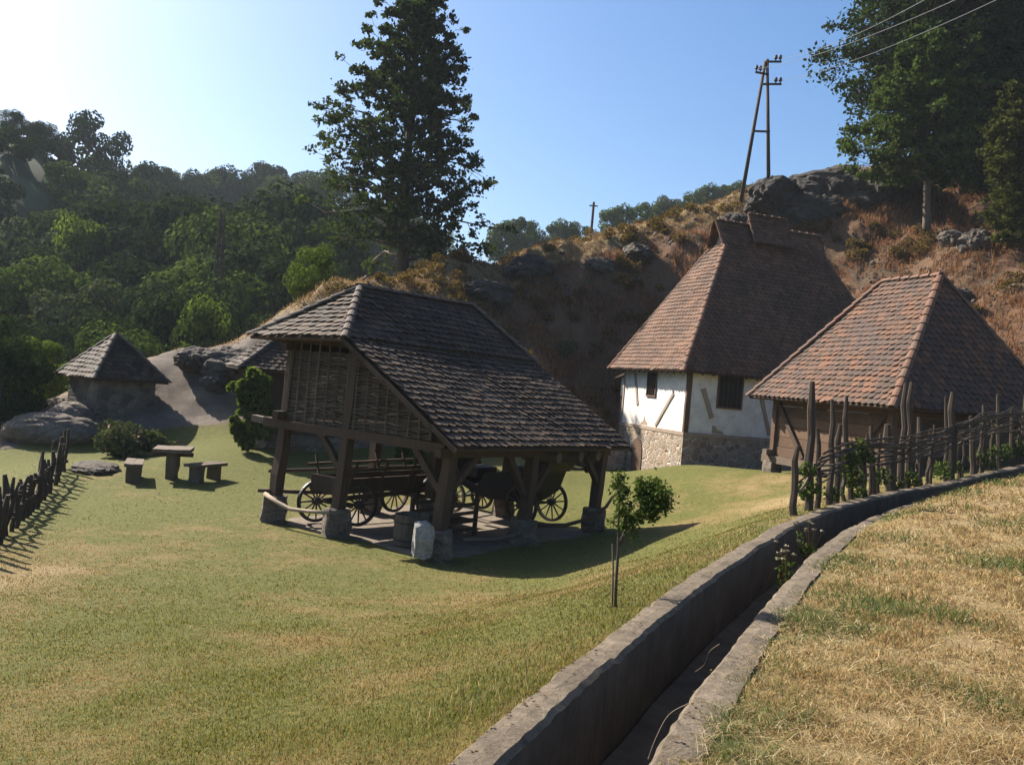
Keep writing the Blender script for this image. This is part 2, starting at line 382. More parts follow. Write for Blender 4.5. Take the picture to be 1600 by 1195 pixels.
P = [  # lawn
 (-4.6, 17.8, G), (-3.1, 16.8, G), (-1, 15.4, G), (.4, 17.7, G), (2.1, 20, G), (-2.5, 21.5, G), (-1.2, 23.4, -3.1), (0, 13.8, -3.08), (-3, 13, -3.1),
 (-9, 14, G), (-7, 18, G), (-10.9, 22, -3.12), (-8.2, 21.6, -3.08), (-6, 11, -3.0), (-4, 8, -2.7), (-3, 5, -2.35), (-2.2, 2.5, -2.05), (-8, 6, -2.95), (-13, 10, -3.5), (-6, 2, -2.8), (-14, 16, -4.0), (-16, 21, -4.3),
 (-11.5, 26.5, -3.0), (-9, 24.5, -2.85), (-7.6, 26.3, -2.5), (-6, 25, -2.8), (-3, 27, -2.7), (0, 27, -2.75), (-10.4, 28.4, -2.15),
 (-.9, 6, -2.12), (-.6, 9, -2.5), (1.1, 11.5, -2.55), (3.4, 14.4, -2.3), (3.2, 17, -2.72), (5, 18, -2.3), (6.5, 20, -2.05),
 (4, 23, -2.7), (3.5, 27, -2.85), (5.2, 27.5, -2.22), (8, 25.8, -1.95), (4.6, 31.5, -2.95), (3.2, 34, -2.6), (5.9, 29.7, -2.3), (10, 30, -2.2),
 (9.2, 21, -1.52), (7.2, 25.2, -1.9), (12, 22.2, -1.0), (14, 23, -.6), (10.5, 27, -1.6), (13, 28, -.9),
 # hill crest
 (-9.1, 31, .75), (-5.65, 31, 2.2), (-4.5, 32, 2.8), (-3.4, 40, 5.2), (-7.1, 38, 2.5), (-8.7, 40, 1.3), (1.3, 45, 6.7), (5.8, 46, 8.25), (11.5, 48, 10.7), (16.6, 49, 12.8), (21, 48, 13.5), (27, 48, 13),
 (1.2, 52, 6.9), (5.3, 54, 8.6), (10.8, 56, 11.0), (16, 57, 13.0), (22, 57, 13.6), (30, 56, 14), (-3, 46, 5.2), (0, 58, 5.5), (10, 64, 9), (24, 70, 11),
 # hill face
 (-6.2, 28.6, -1.7), (-2, 29, -2.1), (-1.5, 32.5, 0.2), (0, 36.4, 1.4), (-1.9, 38, 3.6), (1.9, 34.8, -.9), (2.0, 32, -2.3), (7, 39.5, 2.2), (4, 38.5, 1.2), (2.5, 41.5, 4.2), (10, 37.5, .2), (12.5, 38, 2.6), (14.8, 40, 5.8), (19.6, 43, 9.3), (19.4, 38, 7.5), (17.2, 32, 4.0), (13.6, 33, .4), (16.5, 27, .6), (20, 26, 2.6), (26, 30, 5.5), (30, 40, 10), (11, 33.5, -1.9), (22, 20, 1), (30, 22, 3),
 # left spur, valley
 (-13.4, 32, -.35), (-15.2, 28, -2.6), (-13.2, 28, -2.05), (-11.5, 30.4, -.75), (-14.8, 25.5, -3.1), (-12, 38, -2.4), (-6.6, 47, 5.0), (-5.6, 39, 3.7), (-10.5, 45, 0.3), (-8, 46, 3.2), (-7.5, 52, 3.3), (-15, 45, -5), (-20, 38, -5), (-25, 30, -5), (-18, 27, -4.2), (-20, 20, -5), (-30, 50, -5.5), (-45, 60, -5), (-14, 62, -5), (-25, 75, -5), (-55, 75, -3), (-28, 15, -6), (-40, 35, -6), (-2, 70, -2), (-4, 62, 0), (-60, 50, -6)]
for i in range(4, len(CL), 6):
    z = float(zb(CL[i][1])); o = CL[i]+CN[i]*(HW+TW+.02); P.append((o[0], o[1], z-.07))
    o = CL[i]+CN[i]*(HW+TW+.6); P.append((o[0], o[1], z-.24 if CL[i][1] < 12 else z-.17))
P = np.array(P); PC = 1.2
_A = np.sqrt(((P[:, None, :2]-P[None, :, :2])**2).sum(-1)+PC*PC)
_n = len(P); _K = np.zeros((_n+3, _n+3)); _K[:_n, :_n] = -_A; _K[:_n, _n] = 1; _K[:_n, _n+1:] = P[:, :2]; _K[_n, :_n] = 1; _K[_n+1:, :_n] = P[:, :2].T
_K[:_n, :_n] += np.eye(_n)*.05
_W = np.linalg.solve(_K, np.concatenate([P[:, 2], [0, 0, 0]]))
def z_smooth(x, y):
    x = np.asarray(x, float).ravel(); y = np.asarray(y, float).ravel(); out = np.zeros(len(x))
    for i in range(0, len(x), 20000):
        a, b = x[i:i+20000], y[i:i+20000]
        D = np.sqrt((a[:, None]-P[None, :, 0])**2+(b[:, None]-P[None, :, 1])**2+PC*PC)
        out[i:i+20000] = -D@_W[:_n]+_W[_n]+a*_W[_n+1]+b*_W[_n+2]
    return out
BASEX = np.array([-60, -17, -13, -10.2, -8.4, -6.5, -2, 1.5, 3.2, 5, 10, 13, 15.5, 17, 22, 40])
BASEY = np.array([30, 26.0, 27.2, 28.3, 28.0, 27.6, 28.2, 30, 33, 36.8, 36.2, 31.5, 27.5, 25.5, 24, 24])
def hill_mask(x, y):
    return np.clip((y-np.interp(x, BASEX, BASEY))/1.6+.3, 0, 1)*(np.clip((52-np.abs(y-28)*.0-y*0+0*x)/52, 0, 1) > 0)
def rough_disp(x, y):
    h = hill_mask(x, y); out = np.zeros(len(x))
    for i in np.nonzero(h > .02)[0]:
        p = Vector((x[i], y[i], 0)); near = 1.0 if x[i] > -8.5 else .55
        a = noise.fractal(p*.33, .9, 2.1, 5)*.62+noise.fractal(p*1.1+Vector((3, 9, 2)), .9, 2.1, 4)*.16+noise.ridged_multi_fractal(p*.55+Vector((7, 3, 0)), .9, 2.2, 4, 1, 2)*.22-.22+noise.noise(p*2.3)*.10
        out[i] = a*h[i]*near
    return out
def z_lawn(x, y, rough=True):
    x = np.asarray(x, float).ravel(); y = np.asarray(y, float).ravel()
    z = z_smooth(x, y)
    d, fy = canal_d(x, y); top = zb(fy)
    z = np.where((d < HW+TW+.03) & (d > -2), np.minimum(z, top-.06), z)
    if rough: z = z+rough_disp(x, y)
    return z
def z_bank(x, y):
    x = np.asarray(x, float).ravel(); y = np.asarray(y, float).ravel()
    d, fy = canal_d(x, y)
    dd = np.maximum(-d-HW, 0)
    return zb(fy)-.03+.05*np.clip(dd-.2, 0, 1)+.30*np.clip((fy-11)/4, 0, 1)*np.clip((dd-.05)/.6, 0, 1)+.035*np.clip(dd-1, 0, 30)
def zl(x, y): return float(z_lawn([x], [y])[0])

def on_ground(px, py, y0=10.0, y1=60.0):
    x, k = ray(px, py); Y = np.linspace(y0, y1, 500); z = z_lawn(x*Y, Y, False); i = int(np.argmax(k*Y < z))
    return Vector((x*Y[i], Y[i], z[i]))
xs = np.unique(np.round(np.concatenate([np.arange(-62, -30, 2.0), np.arange(-30, -16, .8), np.arange(-16, -1.2, .28), np.arange(-1.2, 17, .1), np.arange(17, 46, .5)]), 3))
ys = np.unique(np.round(np.concatenate([np.arange(-3, 2, .5), np.arange(2, 22, .1), np.arange(22, 50, .22), np.arange(50, 90, 1.0)]), 3))
def pnoise_(x, y, s, seed): return np.array([noise.fractal(Vector((a*s, b*s, seed)), 1, 2, 3) if -16 < a < 18 and b < 30 else 0 for a, b in zip(x, y)])
def soft(m): return np.clip(m, 0, 1)
def grid(xs, ys):
    X, Y = np.meshgrid(xs, ys, indexing='ij'); nx, ny = X.shape
    I = np.arange(nx*ny).reshape(nx, ny)
    F = np.stack([I[:-1, :-1], I[1:, :-1], I[1:, 1:], I[:-1, 1:]], -1).reshape(-1, 4)
    return X.ravel(), Y.ravel(), F
def sub(V, F, keep, col):
    F = F[keep]; u, inv = np.unique(F, return_inverse=True)
    return V[u], inv.reshape(F.shape), col[u]
X, Y, F = grid(xs, ys); D, FY = canal_d(X, Y)
ZL = z_lawn(X, Y)
H = hill_mask(X, Y)
pn = np.array([noise.fractal(Vector((a*.25, b*.25, 3)), 1, 2, 4) if h > .02 else 0 for a, b, h in zip(X, Y, H)])
# natural cover: bare rock on the spur, dry red soil and scrub on the slope, lawn elsewhere
rock = soft(1.45-np.hypot((X+11.6)/4.4, (Y-29.8)/2.9)+pn*.3)*soft(H*3)*(X < -7.2)
rock = np.maximum(rock, soft(1.3-np.hypot((X+14.9)/1.6, (Y-26.6)/2.2)))
rock = np.maximum(rock, soft((pn-.62)*2.0)*soft(H*2-.5)*(X > -7))
dry = .50+.0*X
dry = np.where(X < -6, dry-.06, dry); dry = dry-.16*soft((Y-21)/4)*soft((-X)/5); dry = dry+.10*soft((X-3)/2)*soft((Y-16)/3)*soft((25-Y)/2)-.25*soft((Y-23.5)/2)*soft((X-2)/2)
soil = soft(H*1.6)*np.where(Y > np.interp(X, [-9, -4, 1, 5, 11, 16, 25], [30.6, 31.5, 43.5, 45, 47, 48, 48]), .35, 1.0)
dry = np.where(H > .3, .86, dry)
hx, hy = 5.616, 29.3
ha = (X-hx)*.949+(Y-hy)*.3155; hb = -(X-hx)*.3155+(Y-hy)*.949
rock = np.maximum(rock, soft(1.5-np.hypot((ha+.35)/.75, (hb-1.6)/2.2))); rock = np.maximum(rock, soft(1.4-np.hypot((ha-.9)/1.5, (hb-.1)/.4)))
LN = pnoise_(X, Y, .22, 1)*1.1+pnoise_(X, Y, .9, 5)*.6
dry = np.where((H < .3), dry+LN*.32, dry)
col = np.stack([soft(rock), dry, soil*(X > -16)], -1)
VL = np.stack([X, Y, ZL], -1)
dm = D[F]; fx = X[F].mean(1); fyc = Y[F].mean(1)
okl = dm.min(1) >= HW+.05
hill_f = H[F].mean(1) > .5
v_, f_, c_ = sub(VL, F, okl & ~hill_f, col); tag(np_mesh('lawn_ground', v_, f_, M['ground'], None, c_, True), 'sloping lawn of mown grass with dry yellow patches', None, None, 'structure')
v_, f_, c_ = sub(VL, F, okl & hill_f, col); tag(np_mesh('hillside', v_, f_, M['ground'], None, c_, True), 'steep dry red brown hillside rising behind the houses', None, None, 'structure')
colb = np.stack([0*X, .93+0*X-.22*soft(1.2+D*1.0), .0*X], -1)
okb = (dm.max(1) <= -HW-.05) & (fyc < 30)
ZB = z_bank(X, Y); VB = np.stack([X, Y, ZB], -1)
v_, f_, c_ = sub(VB, F, okb, colb); tag(np_mesh('grass_bank', v_, f_, M['ground'], None, c_, True), 'dry straw coloured grass bank beside the concrete channel', None, None, 'structure')

# concrete channel
def strip(offs):
    """closed prism swept along the canal; offs = list of (offset to the left, height above bank)"""
    n = len(CL); k = len(offs); V = []
    for i in range(n):
        z = float(zb(CL[i][1]))
        for (o, h) in offs:
            w = noise.noise(Vector((CL[i][0]*1.3, CL[i][1]*1.3, o*3)))*.022
            w2 = noise.noise(Vector((CL[i][0]*2.1, CL[i][1]*2.1, o*5+9)))*.012+noise.noise(Vector((CL[i][0]*9, CL[i][1]*9, o*7)))*.007-max(0, noise.noise(Vector((CL[i][0]*3.3, CL[i][1]*3.3, o*2+4)))-.45)*.12*(abs(h) < .05)
            w += noise.noise(Vector((CL[i][0]*8, CL[i][1]*8, o*6+2)))*.010*(abs(h) < .05)
            q = CL[i]+CN[i]*(o+w); V.append((q[0], q[1], z+h+w2))
    Fq = []
    for i in range(n-1):
        for j in range(k):
            a = i*k+j; b = i*k+(j+1) % k; Fq.append((a, b, b+k, a+k))
    m = MB(); m.v = V; m.f = Fq+[tuple(range(k-1, -1, -1)), tuple(range((n-1)*k, n*k))]
    return m
CLs, CTs, CNs = CL, CT, CN
CL = catmull(ctrl, 44); CT = np.gradient(CL, axis=0); CT /= np.linalg.norm(CT, axis=1)[:, None]; CN = np.stack([-CT[:, 1], CT[:, 0]], 1)
ch = thing('concrete_channel', 'long weathered concrete irrigation channel curving along the grass bank', 'channel', (1.5, 6, -2.2))
wl = strip([(HW+TW, -1.1), (HW+TW, -.03), (HW+TW-.03, 0), (HW+TW*.5, .006), (HW+.03, 0), (HW, -.025), (HW, -.3), (HW-.01, -1.1)]).build('channel_wall', [M['concrete'], M['inner_shade']], ch)
for f in wl.data.polygons: f.material_index = 1 if f.index < (len(CL)-1)*8 and f.index % 8 in (5, 6) else 0  # inner wall faces take the concrete painted darker as shade
strip([(-HW, -1.1), (-HW, -.03), (-HW-.025, -.004), (-HW-KW*.5, 0), (-HW-KW, -.01), (-HW-KW, -1.1)]).build('channel_kerb', M['concrete'], ch)
strip([(HW-.02, -.9), (HW-.02, -.56), (.1, -.585), (-.1, -.585), (-HW+.02, -.56), (-HW+.02, -.9)]).build('channel_bed', M['silt'], ch)
CL, CT, CN = CLs, CTs, CNs

# ------------------------------------------------------------------ grass
def blades(name, label, pts, h, w, cols, lean=.5, curl=.35):
    n = len(pts); a = rng.uniform(0, 2*np.pi, n); la = rng.uniform(0, 2*np.pi, n); l = lean*h*rng.uniform(.2, 1, n)
    side = np.stack([np.cos(a), np.sin(a), 0*a], -1)*(w*.5)[:, None]
    ld = np.stack([np.cos(la)*l, np.sin(la)*l, 0*l], -1); up = np.stack([0*h, 0*h, h], -1)
    b0 = pts-side; b1 = pts+side; mid = pts+up*.6+ld*.35; m0 = mid-side*.7; m1 = mid+side*.7; tip = pts+up+ld; tip[:, 2] -= curl*l*.4
    V = np.stack([b0, b1, m1, m0, tip], 1).reshape(-1, 3)
    I = np.arange(n)[:, None]*5
    Q = np.concatenate([I+[0, 1, 2], I+[0, 2, 3], I+[3, 2, 4]], 0)
    C = np.repeat(cols, 5, 0)
    o = np_mesh(name, V, Q, M['blade'], None, C)
    return tag(o, label, 'grass', None, 'stuff')
def cols_mix(n, pal, p):
    pal = np.array(pal); c = pal[rng.choice(len(pal), n, p=p)]
    return c*rng.uniform(.8, 1.2, (n, 1))
def pnoise(x, y, s, seed=0): return np.array([noise.fractal(Vector((a*s, b*s, seed)), 1, 2, 3) for a, b in zip(x, y)])
GREEN = [(.060, .085, .018), (.095, .125, .028), (.13, .15, .045)]
STRAW = [(.31, .205, .078), (.42, .30, .13), (.22, .135, .05), (.52, .41, .22)]
def field(n, y0, y1, side):
    u = rng.uniform(0, 1, n); yy = y0*(y1/y0)**u
    xx = rng.uniform(-.66, .95 if side == 'bank' else .66, n)*yy+rng.uniform(-1.5, 1.5, n)
    d, fy = canal_d(xx, yy); m = (d < -HW-.04) if side == 'bank' else (d > HW+TW+.02)
    return xx[m], yy[m], d[m]
x, y, d = field(520000, 2.6, 22, 'bank')
m = (rng.uniform(0, 1, len(x)) < np.clip((-d-HW-.02)/.22, .03, 1)); x, y, d = x[m], y[m], d[m]
z = z_bank(x, y); nz = pnoise(x, y, .8); nz2 = pnoise(x, y, 2.5, 5)
edge = np.clip(1.5-(-d-HW)/1.0, 0, 1)*.65+np.clip((y-10)/8, 0, 1)*.2
gm = rng.uniform(0, 1, len(x)) < np.clip(edge*.55+nz*.9-.05, 0.03, .9)
cc = cols_mix(len(x), STRAW, [.35, .25, .28, .12]); cg = cols_mix(len(x), GREEN, [.3, .4, .3]); cc[gm] = cg[gm]
hh = rng.uniform(.02, .08, len(x))*(1+nz2*1.3+nz*.6+np.where(gm, .6, 0)); hh = np.clip(hh, .012, .26)
hh = hh*np.clip(.4+(-d-HW)/.9, .45, 1)
blades('bank_grass', 'dry bleached straw grass matted over the bank with green tufts', np.stack([x, y, z-.005], -1), hh, np.clip(.0011*y, .0030, .03)*rng.uniform(.6, 1.3, len(x)), cc, 1.9, .8)
x, y, d = field(46000, 2.6, 14, 'bank'); k = (pnoise(x, y, 1.1, 21) > -.1) & (-d > HW+.15); x, y, d = x[k], y[k], d[k]
blades('flattened_straw', 'long pale dry straws lying flattened on the bank', np.stack([x, y, z_bank(x, y)+rng.uniform(.01, .05, len(x))], -1), rng.uniform(.02, .05, len(x)), np.clip(.0008*y, .0024, .01), cols_mix(len(x), [(.50, .38, .19), (.60, .49, .29), (.38, .26, .11)], [.4, .3, .3]), 5.5, .25)
x, y, d = field(460000, 3.2, 24, 'lawn')
m_ = rng.uniform(0, 1, len(x)) < np.interp(y, [3, 9, 14, 20], [1, .8, .35, .1]); x, y, d = x[m_], y[m_], d[m_]
m = (hill_mask(x, y) < .3); x, y, d = x[m], y[m], d[m]
# keep the earth floor of the barn bare
BC = np.array([-1.031, 15.462]); Bp = np.array([.5627, .8266]); Bq = np.array([-.8266, .5627])
def in_barn(x, y, e=.0):
    a = (x-BC[0])*Bp[0]+(y-BC[1])*Bp[1]; b = (x-BC[0])*Bq[0]+(y-BC[1])*Bq[1]
    return (a > -.25-e) & (a < 5.9+e) & (b > -.2-e) & (b < 4.6+e)
k = ~in_barn(x, y); x, y, d = x[k], y[k], d[k]
z = z_lawn(x, y, False); nz = pnoise(x, y, .35); nz2 = pnoise(x, y, 1.6, 5)
LN2 = pnoise(x, y, .22, 1)*1.1+pnoise(x, y, .9, 5)*.6
pg = .6-LN2*1.1+nz2*.3
gm = rng.uniform(0, 1, len(x)) < np.clip(pg, .12, .92)
cc = cols_mix(len(x), [(.235, .158, .058), (.30, .215, .085), (.19, .124, .042)], [.45, .25, .3]); cg = cols_mix(len(x), [(.104, .106, .019), (.135, .128, .026), (.175, .152, .038)], [.35, .4, .25]); cc[gm] = cg[gm]
berm = np.clip(1.3-(d-HW-TW)/.7, 0, 1)
hh = rng.uniform(.010, .030, len(x))*(1+nz2*.5)+berm*rng.uniform(0, .03, len(x))*(rng.uniform(0, 1, len(x)) < .35)
blades('lawn_grass', 'short mown lawn grass, green with dry brown patches', np.stack([x, y, z-.004], -1), np.clip(hh, .012, .25), np.clip(.0011*y, .004, .026)*rng.uniform(.7, 1.3, len(x)), cc, .8)
# taller weeds and stalks along the channel edge
x, y, d = field(90000, 4, 19, 'lawn'); k = (d < HW+TW+.6) & (pnoise(x, y, .9, 8) > .05+.25*rng.uniform(-1, 1, len(x))); x, y, d = x[k], y[k], d[k]
z = z_lawn(x, y, False); g = rng.uniform(0, 1, len(x)) < .62
cc = cols_mix(len(x), STRAW, [.3, .3, .2, .2]); cg = cols_mix(len(x), GREEN, [.3, .4, .3]); cc[g] = cg[g]
blades('channel_edge_weeds', 'taller green weeds and dry stalks along the channel wall', np.stack([x, y, z-.01], -1), rng.uniform(.02, .085, len(x))*rng.choice([.6, 1, 1.6], len(x), p=[.5, .4, .1]), np.clip(.0008*y, .003, .012), cc, .9)

# ------------------------------------------------------------------ roofs
def unit(v): return Vector(v).normalized()
def tile_plane(mb, E0, E1, T0, T1, w=.17, ex=.155, ln=.31, th=.026, jit=1.3, lift=.02):
    """rows of flat round-ended tiles on the quad E0-E1 (eave) T0-T1 (top); T0 may equal T1"""
    E0, E1, T0, T1 = map(Vector, (E0, E1, T0, T1)); U = (E1-E0).normalized()
    Vd = (T0-E0)-U*(T0-E0).dot(U); Hh = Vd.length; Vd.normalize(); N = U.cross(Vd).normalized()
    if N.z < 0: N = -N
    lo1 = (T0-E0).dot(U); hi0 = (E1-E0).length; hi1 = (T1-E0).dot(U)
    rows = int(Hh/ex)
    sagw = random.uniform(0, 6)
    for r_ in range(rows+1):
        v0 = r_*ex; v1 = min(v0+ln, Hh+.02)
        if v1-v0 < .05: continue
        def lim(v): t = min(max(v/Hh, 0), 1); return lo1*t, hi0+(hi1-hi0)*t
        a0, b0 = lim(v0); a1, b1 = lim(v1)
        k0 = int(math.floor(min(a0, a1)/w))-1; k1 = int(math.ceil(max(b0, b1)/w))+1
        for k in range(k0, k1+1):
            uL = (k+(.5 if r_ % 2 else 0))*w; uR = uL+w*.94
            j = random.uniform(-.012, .012)*jit-(.07 if random.random() < .012 else 0); jl = random.uniform(0, .012)*jit; tw = random.uniform(-.006, .006)*jit
            bl, br = max(uL, a0), min(uR, b0); tl, tr = max(uL, a1), min(uR, b1)
            if br-bl < .03: continue
            if tr < tl: tl = tr = min(max((uL+uR)/2, min(a1, b1)), max(a1, b1))
            sag = .035*math.sin(uL*1.1+sagw)*math.sin(min(1, v0/Hh)*3.14)
            def pt(u, v, n): return E0+U*u+Vd*v+N*(n+sag)
            vb = v0+j; hb = lift+.040+jl; m = (bl+br)/2
            top = [pt(tl, v1, lift), pt(bl, vb+.065, hb*.8+tw), pt(bl+(br-bl)*.2, vb+.018, hb+tw), pt(m, vb, hb), pt(bl+(br-bl)*.8, vb+.018, hb-tw), pt(br, vb+.065, hb*.8-tw), pt(tr, v1, lift)]
            mb.poly(top)
            e = [p-N*th for p in top[1:6]]
            i = len(mb.v); mb.v += [tuple(p) for p in top[1:6]]+[tuple(p) for p in e]
            for q in range(4): mb.f.append((i+q, i+5+q, i+6+q, i+q+1))
def caps(mb, p0, p1, r0=.085, ln=.34, n=6):
    p0, p1 = Vector(p0), Vector(p1); d = p1-p0; L = d.length; d.normalize()
    x = d.cross(Vector((0, 0, 1))).normalized(); up = x.cross(d).normalized(); k = max(1, int(L/ln*1.12))
    for i in range(k):
        a = p0+d*(L*i/k-.03)+x*random.uniform(-.012, .012); b = p0+d*min(L, (L*(i+1)/k+.04))
        ring = []
        for c, rr, li in ((a, r0*1.14, .018), (b, r0*.92, .0)):
            for j in range(n+1):
                an = math.pi*j/n
                ring.append(c+x*math.cos(an)*rr+up*(math.sin(an)*rr*.8+li+.01))
        s = len(mb.v); mb.v += [tuple(p) for p in ring]
        for j in range(n): mb.f.append((s+j, s+j+1, s+n+2+j, s+n+1+j))
        s2 = len(mb.v); mb.v += [tuple(p) for p in ring[:n+1]]+[tuple(p-up*.02*(1 if 0 < q < n else 0)-(p-a).normalized()*.018) for q, p in enumerate(ring[:n+1])]
        for j in range(n): mb.f.append((s2+j, s2+n+1+j, s2+n+2+j, s2+j+1))
def cap_lines(lines, r_, mat, parent, ln=.34):
    for a, b in lines: m = MB(); caps(m, a, b, r_, ln); m.build('ridge_cap', mat, parent)
def deck(mb, quads, th=.06):
    for q in quads:
        q = [Vector(p) for p in q]; n = (q[1]-q[0]).cross(q[2]-q[0]).normalized()
        if n.z < 0: n = -n; 
        top = [p-n*.012 for p in q]; bot = [p-n*(th+.012) for p in q]
        k = len(q); i = len(mb.v); mb.v += [tuple(p) for p in top+bot]
        mb.f.append(tuple(i+j for j in range(k))); mb.f.append(tuple(i+k+j for j in reversed(range(k))))
        for j in range(k): mb.f.append((i+j, i+(j+1) % k, i+k+(j+1) % k, i+k+j))

# ------------------------------------------------------------------ open wagon barn
def B(u, v, z): return Vector((BC[0]+Bp[0]*u+Bq[0]*v, BC[1]+Bp[1]*u+Bq[1]*v, z))
LEAN = Vector((.05, -.01, 0))     # the old frame leans, per metre
def BL(u, v, z): return B(u, v, z)+LEAN*max(0, z-G-.5)
barn = thing('open_wagon_barn', 'open timber wagon barn with woven loft and long dark tiled roof on stone piers', 'barn', tuple(B(2.8, 2.1, G)))
ue, ve, ue2 = .5, .6, .42; z1, z2, zr1, zr2, zh = -1.18, -1.25, 1.70, 1.78, .53
uL, uR = -ue, 5.58+ue2; vr, vh, vL = 3.66, 2.2, 4.85; ur1, ur2 = 1.26, 5.2
e1, e2, r1, r2 = B(uL, -ve, z1), B(uR, -ve, z2), B(ur1, vr, zr1), B(ur2, vr, zr2)
hn, hl, hr, hnr = B(uL, vh, zh), B(uL, vL, zh-.06), B(uR, vL, zh-.06), B(uR, vh, zh)
k1 = r1
dk = MB(); deck(dk, [[e1, e2, hnr, hn], [hn, hnr, r2, r1], [hn, r1, hl], [hl, r1, r2, hr], [hr, r2, hnr]], .05)
roof = dk.build('roof', M['timber'], barn)
tl_ = MB()
# front slope in two bands: eave up to the hip corners, then up to the ridge
tile_plane(tl_, e1, e2, hn, hnr, .215, .185, .32)
tile_plane(tl_, hn, hnr, r1, r2, .215, .185, .32)
tile_plane(tl_, hl, hn, r1, r1, .215, .185, .32); tile_plane(tl_, hr, hl, r2, r1, .215, .185, .32); tile_plane(tl_, hnr, hr, r2, r2, .215, .185, .32)
tl_.build('tile_covering', M['tile_grey'], roof)
cap_lines([(hn, r1), (hl, r1), (r1, r2), (hnr, r2), (hr, r2)], .08, M['cap_grey'], roof)
for a, b in ((e1, hn), (e2, hnr)):
    mb = MB()
    for k in range(5):
        p = a.lerp(b, k/5); q = a.lerp(b, (k+1.08)/5); mb.beam(p-Vector((0, 0, .05+.02*(k % 2))), q-Vector((0, 0, .045)), .04, .085)
    mb.build('verge_board', M['timber'], roof)
PU = [(0, 4.25), (0, 2.49), (0, 0), (2.68, 0), (5.58, 0), (2.75, 2.49), (2.75, 4.25), (5.58, 2.49), (5.58, 4.25)]
FL = -1.22
def stone_block(c, d, seed, name, mat, parent, n=3, amp=.05):
    bm = bmesh.new(); bmesh.ops.create_cube(bm, size=1); bmesh.ops.subdivide_edges(bm, edges=bm.edges, cuts=n, use_grid_fill=True)
    rot = Matrix.Rotation(seed*.7 % .5, 3, 'Z')
    for v in bm.verts:
        p = v.co.copy(); l = max(abs(p.x), abs(p.y), abs(p.z)); p = p.lerp(p.normalized()*l*1.05, .35)
        p += noise.noise_vector(p*2.6+Vector((seed*3.1, seed, 0)))*amp*1.6
        p = Vector((p.x*d[0], p.y*d[1], p.z*d[2])); v.co = rot @ p+Vector(c)
    m = MB(); m.v = [tuple(v.co) for v in bm.verts]; bm.verts.index_update(); m.f = [tuple(v.index for v in f.verts) for f in bm.faces]; bm.free()
    return m.build(name, mat, parent, smooth=False)
for i, (u, v) in enumerate(PU):
    front = i < 5
    o = stone_block(B(u, v, G+.22), (.50, .48, .64), i+1, 'stone_pier', M['pier'], barn, 5, .085)
    top = z1-.12 if v == 0 else zh-.1
    mb = MB(); mb.beam(BL(u, v, G+.42), BL(u, v, top), .2, .2, seg=6, wob=.012)
    mb.build('post', M['timber'], barn)
def part(name, segs, mat=None, parent=None, w=.16, h=.16, seg=4, wob=.012):
    for a, b in segs:
        m = MB(); m.beam(a, b, w, h, seg=seg, wob=wob); m.build(name, mat or M['timber'], parent or barn)
part('loft_beam', [(BL(-.06, 4.75, FL), BL(.02, .1, FL-.04)), (BL(2.75, 4.6, FL), BL(2.7, -.35, FL)), (BL(5.58, 4.6, FL), BL(5.58, -.35, FL)), (BL(1.4, 4.5, FL), BL(1.4, -.3, FL)), (BL(4.2, 4.5, FL), BL(4.2, -.3, FL))], w=.17, h=.17)
part('eave_beam', [(BL(-.35, 0, z1-.14), BL(5.85, 0, z2-.14)), (BL(-.3, 4.25, FL+.17), BL(5.8, 4.25, FL+.17)), (BL(-.3, 4.25, zh-.2), BL(5.8, 4.25, zh-.2))], w=.15, h=.16)
part('brace', [(BL(.06, .05, -2.1), BL(.95, .05, -1.34)), (BL(2.62, 0, -2.25), BL(1.75, 0, -1.34)), (BL(2.74, 0, -2.25), BL(3.6, 0, -1.34)), (BL(5.52, 0, -2.1), BL(4.7, 0, -1.34)), (BL(0, .1, -2.0), BL(0, .8, -1.3)), (BL(0, 2.6, -1.9), BL(0, 3.2, -1.3))], w=.11, h=.12)
m = MB(); m.beam(BL(-.05, 5.15, FL+.03), BL(-.02, 3.0, FL-.05), .14, .13, seg=5, wob=.015); m.build('loft_beam', M['timber_v'], barn)
for u in (3.25, 4.15, 4.9): # round log ends under the eave
    m = MB(); m.tube([BL(u, .6, z1-.28), BL(u, -.28, z1-.26)], .11, 10); m.build('log_end', M['timber_v'], barn)
# loft floor boards
m = MB(); m.frame_box(BL(.05, .2, FL+.09), B(5.4, 0, 0)-B(0, 0, 0), B(0, 4.0, 0)-B(0, 0, 0), (0, 0, .04)); m.build('loft_floor', M['timber'], barn)
